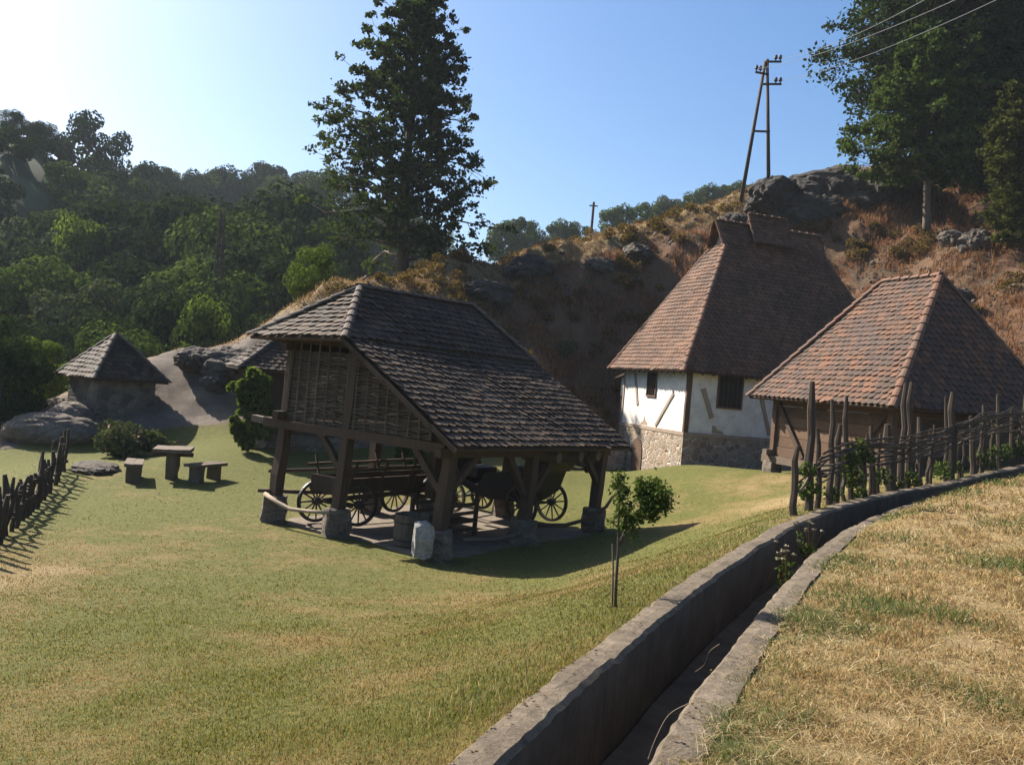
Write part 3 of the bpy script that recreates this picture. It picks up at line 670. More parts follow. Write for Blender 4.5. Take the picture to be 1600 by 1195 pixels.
# woven wattle walls
def wattle(p0, p1, zbot, ztop, name, mat, parent, rod=.034, stake=.26, amp=.03, sw=.035):
    p0, p1 = Vector(p0), Vector(p1); d = (p1-p0); L = d.length; d.normalize(); nrm = d.cross(Vector((0, 0, 1)))
    st = MB(); ns = max(2, int(L/stake))
    for k in range(ns+1):
        s = L*k/ns; zt = ztop(s/L)
        if zt-zbot < .15: continue
        b = p0+d*s+Vector((0, 0, zbot))+nrm*.018; st.tube([b, b+Vector((0, 0, (zt-zbot)*.5))+nrm*random.uniform(-.005, .012)+d*random.uniform(-.02, .02), b+Vector((0, 0, zt-zbot+.0))], [.027, .024, .018], 6)
    st.build('wattle_stake', M['timber_v'], parent)
    m = MB(); zmax = max(ztop(i/20) for i in range(21)); nr = int((zmax-zbot)/rod); per = L/ns
    for r_ in range(nr):
        z = zbot+.02+r_*rod+random.uniform(-.006, .006); pts = []; n = ns*4
        for i in range(n+1):
            s = L*i/n
            if z+.26 > ztop(s/L):
                if len(pts) > 4: m.tube(pts, random.uniform(.012, .018), 5)
                pts = []; continue
            ph = math.pi*s/per+math.pi*(r_ % 2)
            pts.append(p0+d*s+nrm*(math.cos(ph)*amp)+Vector((0, 0, z+.008*math.sin(s*3+r_))))
            if random.random() < .03 and len(pts) > 6: m.tube(pts, random.uniform(.011, .018), 5); pts = pts[-1:]
        if len(pts) > 4: m.tube(pts, random.uniform(.012, .018), 5)
    return m.build(name, mat, parent)
L0 = BL(0, 0, FL)-B(0, 0, FL)
def vz(v): # underside of the front slope at v
    return z1+(zr1-z1)*(v+ve)/(vr+ve)
offs = LEAN*1.9
wattle(B(-.05, 4.2, 0)+offs, B(-.05, .45, 0)+offs, FL+.07, lambda t: min(zh+.02, vz(4.2-3.75*t)-.09), 'wattle_wall', M['wicker'], barn)
wattle(B(5.6, 4.2, 0)+offs, B(5.6, .45, 0)+offs, FL+.07, lambda t: min(zh-.02, vz(4.2-3.75*t)-.1), 'wattle_wall', M['wicker'], barn)
wattle(B(-.05, 4.3, 0)+offs, B(5.6, 4.3, 0)+offs, FL+.25, lambda t: zh-.05, 'wattle_wall', M['wicker'], barn)
def rail(name, pts, r_, mat, parent):
    m = MB(); n = len(pts); m.tube(pts, [r_*(1-.3*i/n) for i in range(n)], 7); return m.build(name, mat, parent, True)
rail('pole_rail', [B(-.32, 4.2, -2.62), B(-.36, 3.8, -2.72), B(-.36, 3.4, -2.8), B(-.34, 2.9, -2.77), B(-.3, 2.4, -2.72)], .045, M['timber_pale'], barn)
rail('pole_rail', [B(.3, -.3, -2.82), B(1.2, -.32, -2.9), B(2.0, -.3, -2.88), B(2.7, -.28, -2.75)], .035, M['timber_v'], barn)
rail('pole_rail', [B(2.8, -.28, -2.78), B(3.8, -.3, -2.86), B(4.8, -.3, -2.8), B(5.6, -.28, -2.6), B(6.05, -.2, -2.4)], .045, M['timber'], barn)
rail('pole_rail', [B(-.1, 4.4, -2.2), B(1.4, 4.42, -2.22), B(2.8, 4.4, -2.2), B(4.2, 4.42, -2.24), B(5.7, 4.4, -2.2)], .035, M['timber'], barn)
ef = MB()
ring = []
for k in range(48):
    a = 2*math.pi*k/48; c_, s_ = math.cos(a), math.sin(a); sc = 1/max(abs(c_), abs(s_))
    u = 2.8+c_*min(sc, 1.25)*3.05*(1+noise.noise(Vector((c_*2, s_*2, 1)))*.08); v = 2.2+s_*min(sc, 1.25)*2.5*(1+noise.noise(Vector((c_*2, s_*2, 4)))*.08)
    p = B(u, v, 0); ring.append((p.x, p.y))
rz = z_lawn([p[0] for p in ring], [p[1] for p in ring], False)
cz = float(z_lawn([B(2.8, 2.2, 0).x], [B(2.8, 2.2, 0).y], False)[0])
cen = B(2.8, 2.2, 0)
rings = []
for f in (1, .8, .6, .4, .2):
    xx = [cen.x+(p[0]-cen.x)*f for p in ring]; yy = [cen.y+(p[1]-cen.y)*f for p in ring]
    zz = z_lawn(xx, yy, False); rings.append([(a, b, c+(.012 if f < 1 else -.01)) for a, b, c in zip(xx, yy, zz)])
for q in rings: ef.v += q
for k in range(4):
    for j in range(48): ef.f.append((k*48+j, k*48+(j+1) % 48, (k+1)*48+(j+1) % 48, (k+1)*48+j))
ef.v.append((cen.x, cen.y, cz+.012)); [ef.f.append((4*48+j, 4*48+(j+1) % 48, 240)) for j in range(48)]
tag(ef.build('earth_floor', M['earth'], None, True), 'bare packed earth floor under the open barn', None, None, 'structure')
sl = stone_block(B(-.42, .02, G+.40), (.34, .42, .58), 21, 'stone_slab', M['white_stone'], None, 4, .07)
tag(sl, 'whitish rounded boulder propped against the near corner pier of the barn', 'boulder')

# wheels
def wheel_parts(parent, c, axis, r_, nsp=12, name='wheel', thick=.055):
    """rim mesh with hub and spoke children; axis = wheel axle direction"""
    ax = Vector(axis).normalized(); q = Vector((0, 0, 1)).rotation_difference(ax).to_matrix(); c = Vector(c)
    m = MB(); n = 40; i = 0
    for k in range(n):
        a = 2*math.pi*k/n
        for rr, zz in ((r_-.05, -thick/2), (r_, -thick/2), (r_, thick/2), (r_-.05, thick/2)):
            m.v.append(tuple(c+q @ Vector((rr*math.cos(a), rr*math.sin(a), zz))))
    for k in range(n):
        for j in range(4):
            a = k*4+j; b = k*4+(j+1) % 4; a2 = ((k+1) % n)*4+j; b2 = ((k+1) % n)*4+(j+1) % 4; m.f.append((a, b, b2, a2))
    w = m.build(name, M['spoke'], parent)
    h = MB(); h.lathe(c, [(.03, -.14), (.055, -.13), (.085, -.05), (.09, 0), (.085, .05), (.055, .13), (.03, .14)], 14, q); h.build('hub', M['spoke'], w, True)
    ty = MB()
    for k in range(n):
        a = 2*math.pi*k/n
        for rr, zz in ((r_+.001, -thick/2-.003), (r_+.012, -thick/2-.003), (r_+.012, thick/2+.003), (r_+.001, thick/2+.003)):
            ty.v.append(tuple(c+q @ Vector((rr*math.cos(a), rr*math.sin(a), zz))))
    for k in range(n):
        for j in range(4):
            a = k*4+j; b = k*4+(j+1) % 4; a2 = ((k+1) % n)*4+j; b2 = ((k+1) % n)*4+(j+1) % 4; ty.f.append((a, b, b2, a2))
    ty.build('iron_tyre', M['iron'], w)
    for k in range(nsp):
        a = 2*math.pi*(k+.3)/nsp; d = q @ Vector((math.cos(a), math.sin(a), 0)); s = MB(); s.tube([c+d*.07, c+d*(r_-.04)], [.02, .016], 6); s.build('spoke', M['spoke'], w)
    return w
gz = G+.02
p3 = Vector((Bp[0], Bp[1], 0)); q3 = Vector((Bq[0], Bq[1], 0))
wg = thing('farm_wagon', 'old wooden farm wagon with spoked wheels under the woven loft', 'wagon', tuple(B(2.0, 3.3, gz)))
for (u, v, rr, ang) in ((.62, 3.72, .42, .25), (1.05, 2.95, .42, .25), (3.15, 3.85, .46, 0), (3.2, 2.85, .46, 0)):
    wheel_parts(wg, B(u, v, gz+rr+.012), q3+p3*ang, rr)
m = MB(); m.beam(B(.84, 2.95, gz+.43), B(.84, 3.75, gz+.43), .09, .1); m.build('axle', M['timber'], wg)
m = MB(); m.beam(B(3.17, 2.9, gz+.47), B(3.17, 3.8, gz+.47), .09, .1); m.build('axle', M['timber'], wg)
m = MB(); m.beam(B(.5, 3.35, gz+.5), B(3.6, 3.35, gz+.55), .09, .09); m.build('perch_pole', M['timber'], wg)
m = MB(); m.beam(B(.9, 3.4, gz+.62), B(-.25, 4.5, gz+.58), .07, .07, seg=4, wob=.01); m.build('tongue', M['timber'], wg)
m = MB(); m.frame_box(B(.45, 3.02, gz+.66), p3*3.3, q3*.7, (0, 0, .05)); m.build('bed', M['timber'], wg)
for v in (3.0, 3.72):
    m = MB(); m.frame_box(B(.45, v, gz+.70), p3*3.3, q3*.035, (0, 0, .27)); m.build('side_board', M['timber'], wg)
    m = MB(); m.beam(B(.5, v+(.22 if v > 3.3 else -.18), gz+1.16), B(3.8, v+(.22 if v > 3.3 else -.18), gz+1.18), .05, .05, seg=4, wob=.01); m.build('top_rail', M['timber'], wg)
    for u in (.7, 1.6, 2.5, 3.4):
        m = MB(); m.beam(B(u, v, gz+.68), B(u+.05, v+(.27 if v > 3.3 else -.23), gz+1.35), .04, .04); m.build('side_stake', M['timber'], wg)
for u in (.44, 3.75):
    m = MB(); m.frame_box(B(u, 3.0, gz+.70), p3*.03, q3*.72, (0, 0, .3)); m.build('end_board', M['timber'], wg)
cg = thing('black_carriage', 'dark horse carriage with folded hood and spoked wheels behind the low front eave', 'carriage', tuple(B(4.9, 2.1, gz)))
for (u, v, rr) in ((5.75, 1.25, .45), (4.45, 1.25, .45), (5.65, 3.2, .36), (4.5, 3.2, .36)):
    wheel_parts(cg, B(u, v, gz+rr+.012), p3-q3*.12, rr)
for v, zz in ((1.25, .46), (3.2, .37)):
    m = MB(); m.tube([B(4.45, v, gz+zz), B(5.75, v, gz+zz)], .03, 8); m.build('axle', M['iron'], cg)
def profile_box(pts, u0, u1, name, mat, parent):
    """side profile given as (v, z) swept across u"""
    m = MB(); k = len(pts)
    for u in (u0, u1): m.v += [tuple(B(u, v, gz+z)) for v, z in pts]
    m.f.append(tuple(range(k-1, -1, -1))); m.f.append(tuple(range(k, 2*k)))
    for j in range(k): m.f.append((j, (j+1) % k, k+(j+1) % k, k+j))
    return m.build(name, mat, parent)
profile_box([(.8, 1.32), (.98, .78), (1.35, .5), (2.2, .46), (2.6, .5), (3.2, .72), (3.42, 1.25), (3.34, 1.27), (3.1, .85), (2.6, .72), (2.45, 1.02), (1.95, 1.12), (1.7, 1.15), (1.2, 1.15), (1.05, 1.34)], 4.6, 5.6, 'body', M['black_paint'], cg)
profile_box([(1.1, 1.16), (1.75, 1.155), (1.75, 1.27), (1.15, 1.29)], 4.65, 5.55, 'seat', M['leather'], cg)
profile_box([(.74, 1.25), (1.06, 1.3), (1.18, 1.6), (1.3, 1.84), (.95, 1.9), (.66, 1.78), (.58, 1.5)], 4.58, 5.62, 'folded_hood', M['leather'], cg)
profile_box([(2.72, .86), (3.1, .88), (3.15, 1.12), (2.72, 1.1)], 4.7, 5.5, 'driver_seat', M['leather'], cg)
m = MB(); m.tube([B(5.55, 1.0, gz+1.35), B(5.75, .65, gz+1.3), B(5.8, .45, gz+1.34)], .025, 6); m.lathe(B(5.8, .4, gz+1.3), [(.03, -.05), (.075, 0), (.08, .1), (.03, .16)], 10); m.build('lamp', M['iron'], cg)
for u in (4.75, 5.45):
    m = MB(); m.tube([B(u, 1.25, gz+.46), B(u, 1.5, gz+.52), B(u, 1.9, gz+.5)], .025, 6); m.tube([B(u, 3.2, gz+.37), B(u, 2.9, gz+.55), B(u, 2.6, gz+.6)], .025, 6); m.build('spring', M['iron'], cg)
tb = thing('wooden_tub', 'low wooden tub of upright staves beside the near corner post of the barn', 'tub', tuple(B(.6, 1.15, G)))
m = MB(); c = B(.6, 1.15, G+.02)
for k in range(20):
    a = 2*math.pi*k/20; d = Vector((math.cos(a), math.sin(a), 0)); tn = Vector((-d.y, d.x, 0))
    m.frame_box(c+d*.29-tn*.047, tn*.094, d*.03, (0, 0, .56+random.uniform(-.008, .008)))
m.build('stave', M['timber_v'], tb)
m = MB(); m.lathe(c+Vector((0, 0, .44)), [(.28, 0), (.29, .02), (.28, .04)], 20); m.build('lid', M['timber'], tb)
for zz in (.1, .42):
    m = MB(); m.tube([c+Vector((.327*math.cos(a*math.pi/12), .327*math.sin(a*math.pi/12), zz)) for a in range(25)], .013, 5); m.build('hoop', M['iron'], tb)
rk = thing('slatted_rack', 'dark slatted wooden manger standing inside the barn behind the front posts', 'manger', tuple(B(2.0, 1.5, G)))
for v in (1.1, 1.75):
    m = MB()
    for k in range(4): m.beam(B(1.3, v, G+.15+.17*k), B(2.55, v, G+.15+.17*k), .03, .07)
    m.build('slat_panel', M['timber'], rk)
for u, v in ((1.3, 1.1), (2.55, 1.1), (1.3, 1.75), (2.55, 1.75)):
    m = MB(); m.beam(B(u, v, G), B(u, v, G+.85), .07, .07); m.build('leg', M['timber'], rk)
m = MB(); m.frame_box(B(1.3, 1.12, G+.3), p3*1.25, q3*.6, (0, 0, .03)); m.build('floor_board', M['timber'], rk)

# ------------------------------------------------------------------ building frame helper
class FR:
    def __init__(s, F, phi):
        s.F = Vector(F); s.a = Vector((math.cos(phi), math.sin(phi), 0)); s.b = Vector((-math.sin(phi), math.cos(phi), 0))
    def __call__(s, u, v, z): p = s.F+s.a*u+s.b*v; return Vector((p.x, p.y, z))
def wallbox(fr, u0, u1, v0, v1, z0, z1_, name, mat, parent, seg=1):
    m = MB(); m.frame_box(fr(u0, v0, z0), fr.a*(u1-u0), fr.b*(v1-v0), (0, 0, z1_-z0)); return m.build(name, mat, parent)

# ------------------------------------------------------------------ white house
W = FR((5.616, 29.3, 0), .321)
zE, zR, zT = .88, 6.634, 5.71; We, Le, ii, Lr = 5.87, 9.6, 2.54, 4.54; ov = .45
hs = thing('white_house', 'whitewashed timber house on a stone base with very steep tiled roof', 'house', tuple(W(Le/2, We/2, -2.4)))
wallbox(W, ov, Le-ov, ov, We-ov, -3.6, -1.2, 'stone_base', M['stone_warm'], hs)
wallbox(W, ov+.04, Le-ov-.04, ov+.04, We-ov-.04, -1.2, 1.1, 'wall', M['plaster'], hs)
o = wallbox(W, ov-.02, Le-ov+.02, ov-.02, We-ov+.02, -1.28, -1.16, 'sill_beam', M['timber_pale'], hs)
wallbox(W, ov+.5, ov+2.5, We-ov+.002, We-ov+1.25, -3.4, -.15, 'annex_stone_wall', M['stone_dark'], hs)
wallbox(W, ov+.5, ov+2.5, We-ov+.002, We-ov+1.25, -.15, .62, 'annex_wall', M['plaster'], hs)
m = MB(); deck(m, [[W(ov+.3, We-.2, .86), W(ov+2.7, We-.2, .86), W(ov+2.7, We+1.15, .56), W(ov+.3, We+1.15, .56)]], .06); m.build('annex_roof', M['timber'], hs)
mE = We/2
E00, E10, E11, E01 = W(0, 0, zE), W(Le, 0, zE), W(Le, We, zE), W(0, We, zE)
# hip ends stop below the ridge at small gablets
tg = (zT-zE)/(zR-zE); vA, vB = mE*tg, We-mE*tg; uA, uB = ii+.0, ii+Lr
Tf0, Tb0, Tf1, Tb1 = W(uA+.12, vA, zT), W(uA+.12, vB, zT), W(uB-.1, vA, zT), W(uB-.1, vB, zT)
R0, R1_ = W(uA, mE, zR), W(uB, mE, zR)
dk = MB(); deck(dk, [[E00, E10, Tf1, R1_, R0, Tf0], [E11, E01, Tb0, R0, R1_, Tb1], [E01, E00, Tf0, Tb0], [E10, E11, Tb1, Tf1]], .09)
rf = dk.build('roof', M['timber'], hs)
tm = MB(); tw_, te_ = .20, .165
tile_plane(tm, E01, E00, Tb0, Tf0, tw_, te_); tile_plane(tm, E10, E11, Tf1, Tb1, tw_, te_)
tile_plane(tm, E00, E10, Tf0, Tf1, tw_, te_); tile_plane(tm, Tf0-W.a*.1, Tf1+W.a*.08, R0-W.a*.1, R1_+W.a*.08, tw_, te_)
tile_plane(tm, E11, E01, Tb1, Tb0, tw_, te_); tile_plane(tm, Tb1+W.a*.08, Tb0-W.a*.1, R1_+W.a*.08, R0-W.a*.1, tw_, te_)
tm.build('tile_covering', M['tile_brown'], rf)
cap_lines([(E00, Tf0), (E01, Tb0), (E10, Tf1), (E11, Tb1), (R0, R1_)], .09, M['cap'], rf)
cap_lines([(Tf0-W.a*.12, R0-W.a*.12), (Tb0-W.a*.12, R0-W.a*.12)], .07, M['cap'], rf)
m = MB(); m.poly([W(uA+.16, vA+.02, zT), W(uA+.16, vB-.02, zT), W(uA+.16, mE, zR-.03)]); m.poly([W(uB-.12, vB-.02, zT), W(uB-.12, vA+.02, zT), W(uB-.12, mE, zR-.03)]); m.build('gablet', M['timber_pale'], rf)
# raised smoke ridge riding on the roof
su0, su1 = uA+1.3, uA+2.95; sz, sr, sh = zR-.72, zR+.42, .62
mk = MB(); sf0, sf1, sb0, sb1 = W(su0, mE-sh, sz), W(su1, mE-sh, sz), W(su0, mE+sh, sz), W(su1, mE+sh, sz); q0, q1 = W(su0, mE, sr), W(su1, mE, sr)
deck(mk, [[sf0, sf1, q1, q0], [sb1, sb0, q0, q1]], .05)
sm_ = mk.build('smoke_ridge', M['timber'], rf)
m2 = MB(); tile_plane(m2, sf0, sf1, q0, q1, .20, .165); tile_plane(m2, sb1, sb0, q1, q0, .20, .165); caps(m2, q0, q1, .08); caps(m2, sf0-W.a*.05, q0-W.a*.05, .06)
me2 = m2.build('smoke_ridge_tiles', M['tile_brown'], rf)
m = MB(); m.poly([W(su0+.05, mE-sh, sz), W(su0+.05, mE+sh, sz), W(su0+.05, mE, sr-.03)]); m.poly([W(su1-.05, mE+sh, sz), W(su1-.05, mE-sh, sz), W(su1-.05, mE, sr-.03)]); m.build('smoke_ridge_gable', M['timber_pale'], rf)
# rafter ends under the eaves
for k in range(22):
    u = .35+k*(Le-.7)/21; m = MB(); m.beam(W(u, .04, zE-.05), W(u, ov+.1, zE+.55), .08, .1); m.build('rafter_end', M['timber'], hs)
for k in range(13):
    v = .35+k*(We-.7)/12; m = MB(); m.beam(W(.04, v, zE-.06), W(ov+.1, v, zE+.42), .08, .1); m.build('rafter_end', M['timber'], hs)
def window(fr, side, c, w, z0, z1_, parent, bars=3):
    """side 'L': on the u=ov face, 'F': on the v=ov face; frame proud of the wall, dark opening, bars"""
    if side == 'L': P0 = lambda s, z, d: fr(ov+.04-d, c+s, z)
    else: P0 = lambda s, z, d: fr(c+s, ov+.04-d, z)
    fm = MB()
    for s0, s1, za, zb_ in ((-w/2-.06, -w/2, z0-.06, z1_+.06), (w/2, w/2+.06, z0-.06, z1_+.06), (-w/2, w/2, z0-.06, z0), (-w/2, w/2, z1_, z1_+.06)):
        fm.frame_box(P0(s0, za, -.02), P0(s1, za, -.02)-P0(s0, za, -.02), P0(s0, za, .05)-P0(s0, za, -.02), (0, 0, zb_-za))
    wd = fm.build('window', M['brown'], parent)
    g = MB(); g.frame_box(P0(-w/2, z0, -.01), P0(w/2, z0, -.01)-P0(-w/2, z0, -.01), P0(0, z0, .006)-P0(0, z0, -.01), (0, 0, z1_-z0)); g.build('dark_opening', M['dark'], wd)
    for k in range(bars):
        s = -w/2+w*(k+1)/(bars+1); b = MB(); b.beam(P0(s, z0, .025), P0(s, z1_, .025), .028, .028); b.build('bar', M['timber'], wd)
window(W, 'L', ov+2.62, .62, -.02, .78, hs, 3)
window(W, 'F', ov+1.68, .88, -.2, .86, hs, 4)
window(W, 'F', ov+5.2, .88, -.2, .86, hs, 4)
def plank(fr, side, p, q, w, mat, d=.012, name='timber_brace'):
    f = (lambda s, z: fr(ov+.04-d, s, z)) if side == 'L' else (lambda s, z: fr(s, ov+.04-d, z))
    a, b = f(*p), f(*q); up = fr.a if side == 'L' else fr.b
    m = MB(); m.beam(a, b, w, .04, up, 5, .006); m.build(name, mat, hs)
plank(W, 'L', (ov+4.05, .75), (ov+3.65, -.42), .13, M['timber_pale'])
plank(W, 'L', (ov+.95, .12), (ov+2.1, -1.1), .12, M['timber_pale'])
plank(W, 'L', (ov+.07, .95), (ov+.07, -1.16), .10, M['brown'], name='corner_post')
plank(W, 'L', (ov+4.93, .95), (ov+4.93, -1.16), .10, M['timber_pale'], name='corner_post')
plank(W, 'F', (ov+.10, .95), (ov+.10, -1.16), .16, M['brown'], name='corner_post')
plank(W, 'F', (ov+.62, .35), (ov+1.05, -.62), .17, M['timber_pale'])
plank(W, 'F', (ov+2.9, .35), (ov+3.4, -1.05), .15, M['timber_pale'])
plank(W, 'F', (ov+4.6, .3), (ov+4.1, -1.05), .15, M['timber_pale'])
m = MB(); m.poly([W(ov+.036, ov+3.3, -1.14), W(ov+.036, ov+2.72, -1.14), W(ov+.036, ov+2.76, -1.04), W(ov+.036, ov+2.9, -.98), W(ov+.036, ov+3.0, -.82), W(ov+.036, ov+3.06, -.84), W(ov+.036, ov+3.1, -.99), W(ov+.036, ov+3.24, -1.05)]); m.build('bare_patch', M['timber_pale'], hs)
m = MB(); m.poly([W(ov+1.1, ov+.036, -1.14), W(ov+1.62, ov+.036, -1.14), W(ov+1.5, ov+.036, -1.04), W(ov+1.3, ov+.036, -1.0), W(ov+1.24, ov+.036, -.88), W(ov+1.1, ov+.036, -.86)]); m.build('bare_patch', M['timber_pale'], hs)
# arched cellar door in the left wall
m = MB(); pr = []
dc, dw, dz0, dz1 = ov+3.3, .42, -3.25, -1.62
for s, z in [(-1, 0), (-1, .62), (-.9, .8), (-.6, .94), (0, 1), (.6, .94), (.9, .8), (1, .62), (1, 0)]:
    pr.append((dc-s*dw, dz0+(dz1-dz0)*z))
k = len(pr)
for d in (.03, -.1): m.v += [tuple(W(ov-d, s, z)) for s, z in pr]
m.f.append(tuple(range(k))); m.f.append(tuple(range(2*k-1, k-1, -1)))
for j in range(k): m.f.append((j, k+j, k+(j+1) % k, (j+1) % k))
dr = m.build('door', M['brown'], hs)
m = MB()
for s, z in ((-.05, .5),): m.tube([W(ov-.03, dc+.28, -2.5), W(ov-.09, dc+.28, -2.5), W(ov-.09, dc+.28, -2.36), W(ov-.03, dc+.28, -2.36)], .014, 6)
m.build('handle', M['iron'], dr)
# flagged ledge in front of the base, dry stone wall to the left
m = MB(); m.frame_box(W(-.75, -.25, -3.0), W.a*1.2, W.b*3.4, (0, 0, .62)); 
lw = thing('dry_stone_wall', 'low rubble stone wall running left from the white house base', 'stone wall', tuple(W(-1, 4.5, -3)))
m = MB(); m.frame_box(W(-.9, 4.6, -3.6), W.a*1.3, W.b*.5, (0, 0, 1.5)); m.frame_box(W(-2.4, 4.9, -3.6), W.a*1.5, W.b*.5, (0, 0, 1.25)); m.build('wall', M['stone_warm'], lw)

# ------------------------------------------------------------------ plank granary (right)
K = FR((8.784, 20.4, 0), .355); kE, kR = .19, 3.72; KW_, KL = 5.7, 5.57; ki1, ki2 = 1.74, 1.8; ko = .58
gr = thing('plank_granary', 'brown plank granary with red tiled hipped roof on corner stones', 'granary', tuple(K(KW_/2, KL/2, -1.6)))
k00, k10, k11, k01 = K(0, 0, kE), K(KW_, 0, kE), K(KW_, KL, kE), K(0, KL, kE); ka, kb = K(KW_/2, ki1, kR), K(KW_/2, KL-ki2, kR)
dk = MB(); deck(dk, [[k01, k00, ka, kb], [k00, k10, ka], [k10, k11, kb, ka], [k11, k01, kb]], .07); rf = dk.build('roof', M['timber'], gr)
tm = MB(); tile_plane(tm, k01, k00, kb, ka, .205, .178, .31); tile_plane(tm, k00, k10, ka, ka, .205, .178, .31); tile_plane(tm, k10, k11, ka, kb, .205, .178, .31); tile_plane(tm, k11, k01, kb, kb, .205, .178, .31)
tm.build('tile_covering', M['tile_red'], rf)
cap_lines([(k00, ka), (k01, kb), (k10, ka), (k11, kb), (ka, kb)], .10, M['cap'], rf, .36)
def kz(u, v): p = K(u, v, 0); return float(z_lawn([p.x], [p.y], False)[0])
kb0 = -1.42
def planks(fr, side, c, s0, s1, z0, z1_, parent, mat, nb=6, name='plank_wall'):
    m = MB(); hh = (z1_-z0)/nb
    for k in range(nb):
        o = random.uniform(-.008, .008)
        if side == 'u': m.frame_box(fr(c+o, s0, z0+k*hh), fr.a*.07, fr.b*(s1-s0), (0, 0, hh-.012))
        else: m.frame_box(fr(s0, c+o, z0+k*hh), fr.a*(s1-s0), fr.b*.07, (0, 0, hh-.012))
    return m.build(name, mat, parent)
planks(K, 'u', ko, ko+.08, KL-ko-.08, kb0, .3, gr, M['brown']); planks(K, 'v', ko, ko+.08, KW_-ko-.08, kb0, .3, gr, M['brown'])
planks(K, 'u', KW_-ko-.07, ko+.08, KL-ko-.08, kb0, .3, gr, M['brown']); planks(K, 'v', KL-ko-.07, ko+.08, KW_-ko-.08, kb0, .3, gr, M['brown'])
for u in (ko, KW_-ko):
    for v in (ko, KL-ko):
        m = MB(); m.beam(K(u, v, kb0-.05), K(u, v, .3), .17, .17, K.a, 4, .006); m.build('corner_post', M['brown'], gr)
        zz = kz(u, v); stone_block(K(u, v, (zz+kb0-.14)/2-.05), (.42, .42, max(.25, kb0-.14-zz+.1)), u+v*2, 'corner_stone', M['pier'], gr, 3, .05)
for (a, b) in (((ko-.03, ko-.35), (ko-.03, KL-ko+.35)), ((KW_-ko, ko-.35), (KW_-ko, KL-ko+.35))):
    m = MB(); m.beam(K(*a, kb0-.1), K(*b, kb0-.1), .2, .2, seg=5, wob=.012); m.build('sill_beam', M['timber_v'], gr)
for (a, b) in (((ko-.3, ko-.02), (KW_-ko+.3, ko-.02)), ((ko-.3, KL-ko), (KW_-ko+.3, KL-ko))):
    m = MB(); m.beam(K(*a, kb0+.09), K(*b, kb0+.09), .2, .17, seg=5, wob=.012); m.build('sill_beam', M['timber_v'], gr)
for v0, v1 in ((KL-ko-.1, KL-ko-1.35), (ko+.1, ko+1.3)):
    m = MB(); m.beam(K(ko-.06, v0, .12), K(ko-.06, v1, kb0+.05), .13, .06, K.a, 4, .006); m.build('brace', M['timber'], gr)
m = MB(); m.beam(K(ko-.03, ko-.1, .2), K(ko-.03, KL-ko+.1, .2), .15, .15); m.build('wall_plate', M['timber'], gr)
m = MB(); m.beam(K(ko-.1, ko-.03, .2), K(KW_-ko+.1, ko-.03, .2), .15, .15); m.build('wall_plate', M['timber'], gr)

# ------------------------------------------------------------------ small huts at the left
def hut(name, label, F, phi, wu, wv, zg, ze, zr, i1, wallm, low=None, ov_=.4, tile='tile_grey'):
    h = FR(F, phi); t_ = thing(name, label, 'hut', tuple(h(wu/2, wv/2, zg)))
    a, b, c, d = h(0, 0, ze), h(wu, 0, ze), h(wu, wv, ze), h(0, wv, ze)
    if wu >= wv: p, q = h(i1, wv/2, zr), h(wu-i1, wv/2, zr); pl = [(a, b, p, q), (b, c, q, q), (c, d, q, p), (d, a, p, p)]
    else: p, q = h(wu/2, i1, zr), h(wu/2, wv-i1, zr); pl = [(a, b, p, p), (b, c, p, q), (c, d, q, q), (d, a, q, p)]
    dk = MB(); deck(dk, [[x for x in (A, B_, D_, C_)] if C_ != D_ else [A, B_, C_] for A, B_, C_, D_ in pl], .06); r_ = dk.build('roof', M['timber'], t_)
    m = MB(); [tile_plane(m, A, B_, C_, D_, .215, .18, .31) for A, B_, C_, D_ in pl]; m.build('tile_covering', M[tile], r_)
    cap_lines([(A, C_) for A, B_, C_, D_ in pl]+([(p, q)] if (p-q).length > .2 else []), .08, M['cap_grey'], r_)
    if low is None: wallbox(h, ov_, wu-ov_, ov_, wv-ov_, zg-.6, ze+.2, 'wall', wallm, t_)
    else:
        wallbox(h, ov_-.05, wu-ov_+.05, ov_-.05, wv-ov_+.05, zg-.8, low, 'stone_base', M['pier'], t_)
        wallbox(h, ov_, wu-ov_, ov_, wv-ov_, low, ze+.15, 'wall', wallm, t_)
    return h, t_
h1, o1 = hut('stone_hut', 'small square stone hut with pointed tiled roof on the pale rock', (at(146, 592, 27).x, 27.0, 0), .897, 2.5, 2.5, -2.2, at(146, 592, 27).z, at(152, 520, 28.7).z, 1.22, M['stone_dark'], None, .3)
h2, o2 = hut('timber_hut', 'timber hut on a low stone base half hidden behind the barn', (-7.9, 25.5, 0), .40, 6.2, 4.2, -2.7, -.28, 1.35, 2.0, M['timber'], -2.15, .45)

# ------------------------------------------------------------------ fences
def fence_post(parent, base, top, r_, name='post', mat='stake'):
    base, top = Vector(base), Vector(top); m = MB(); n = 5
    pts = [base.lerp(top, k/n)+Vector((random.uniform(-.028, .028), random.uniform(-.02, .02), 0))*(k > 0) for k in range(n+1)]
    m.tube(pts, [r_*(1.1-.3*k/n)*random.uniform(.9, 1.1) for k in range(n)]+[r_*.55], 7); return m.build(name, M[mat], parent)
FLN = [CL[i]+CN[i]*(HW+TW+.22) for i in range(len(CL)) if CL[i][1] > 11.5]
def on_fence(px, py):
    x, k = ray(px, py)
    for a, b in zip(FLN[:-1], FLN[1:]):
        fa, fb = a[0]-x*a[1], b[0]-x*b[1]
        if fa*fb <= 0 and fa != fb:
            t = fa/(fa-fb); p = a+(b-a)*t; return Vector((p[0], p[1], 0)), k
    return None, k
fr_ = thing('wattle_fence', 'rough wattle fence of tall crooked stakes in front of the plank granary', 'fence', (8, 17, -1.3))
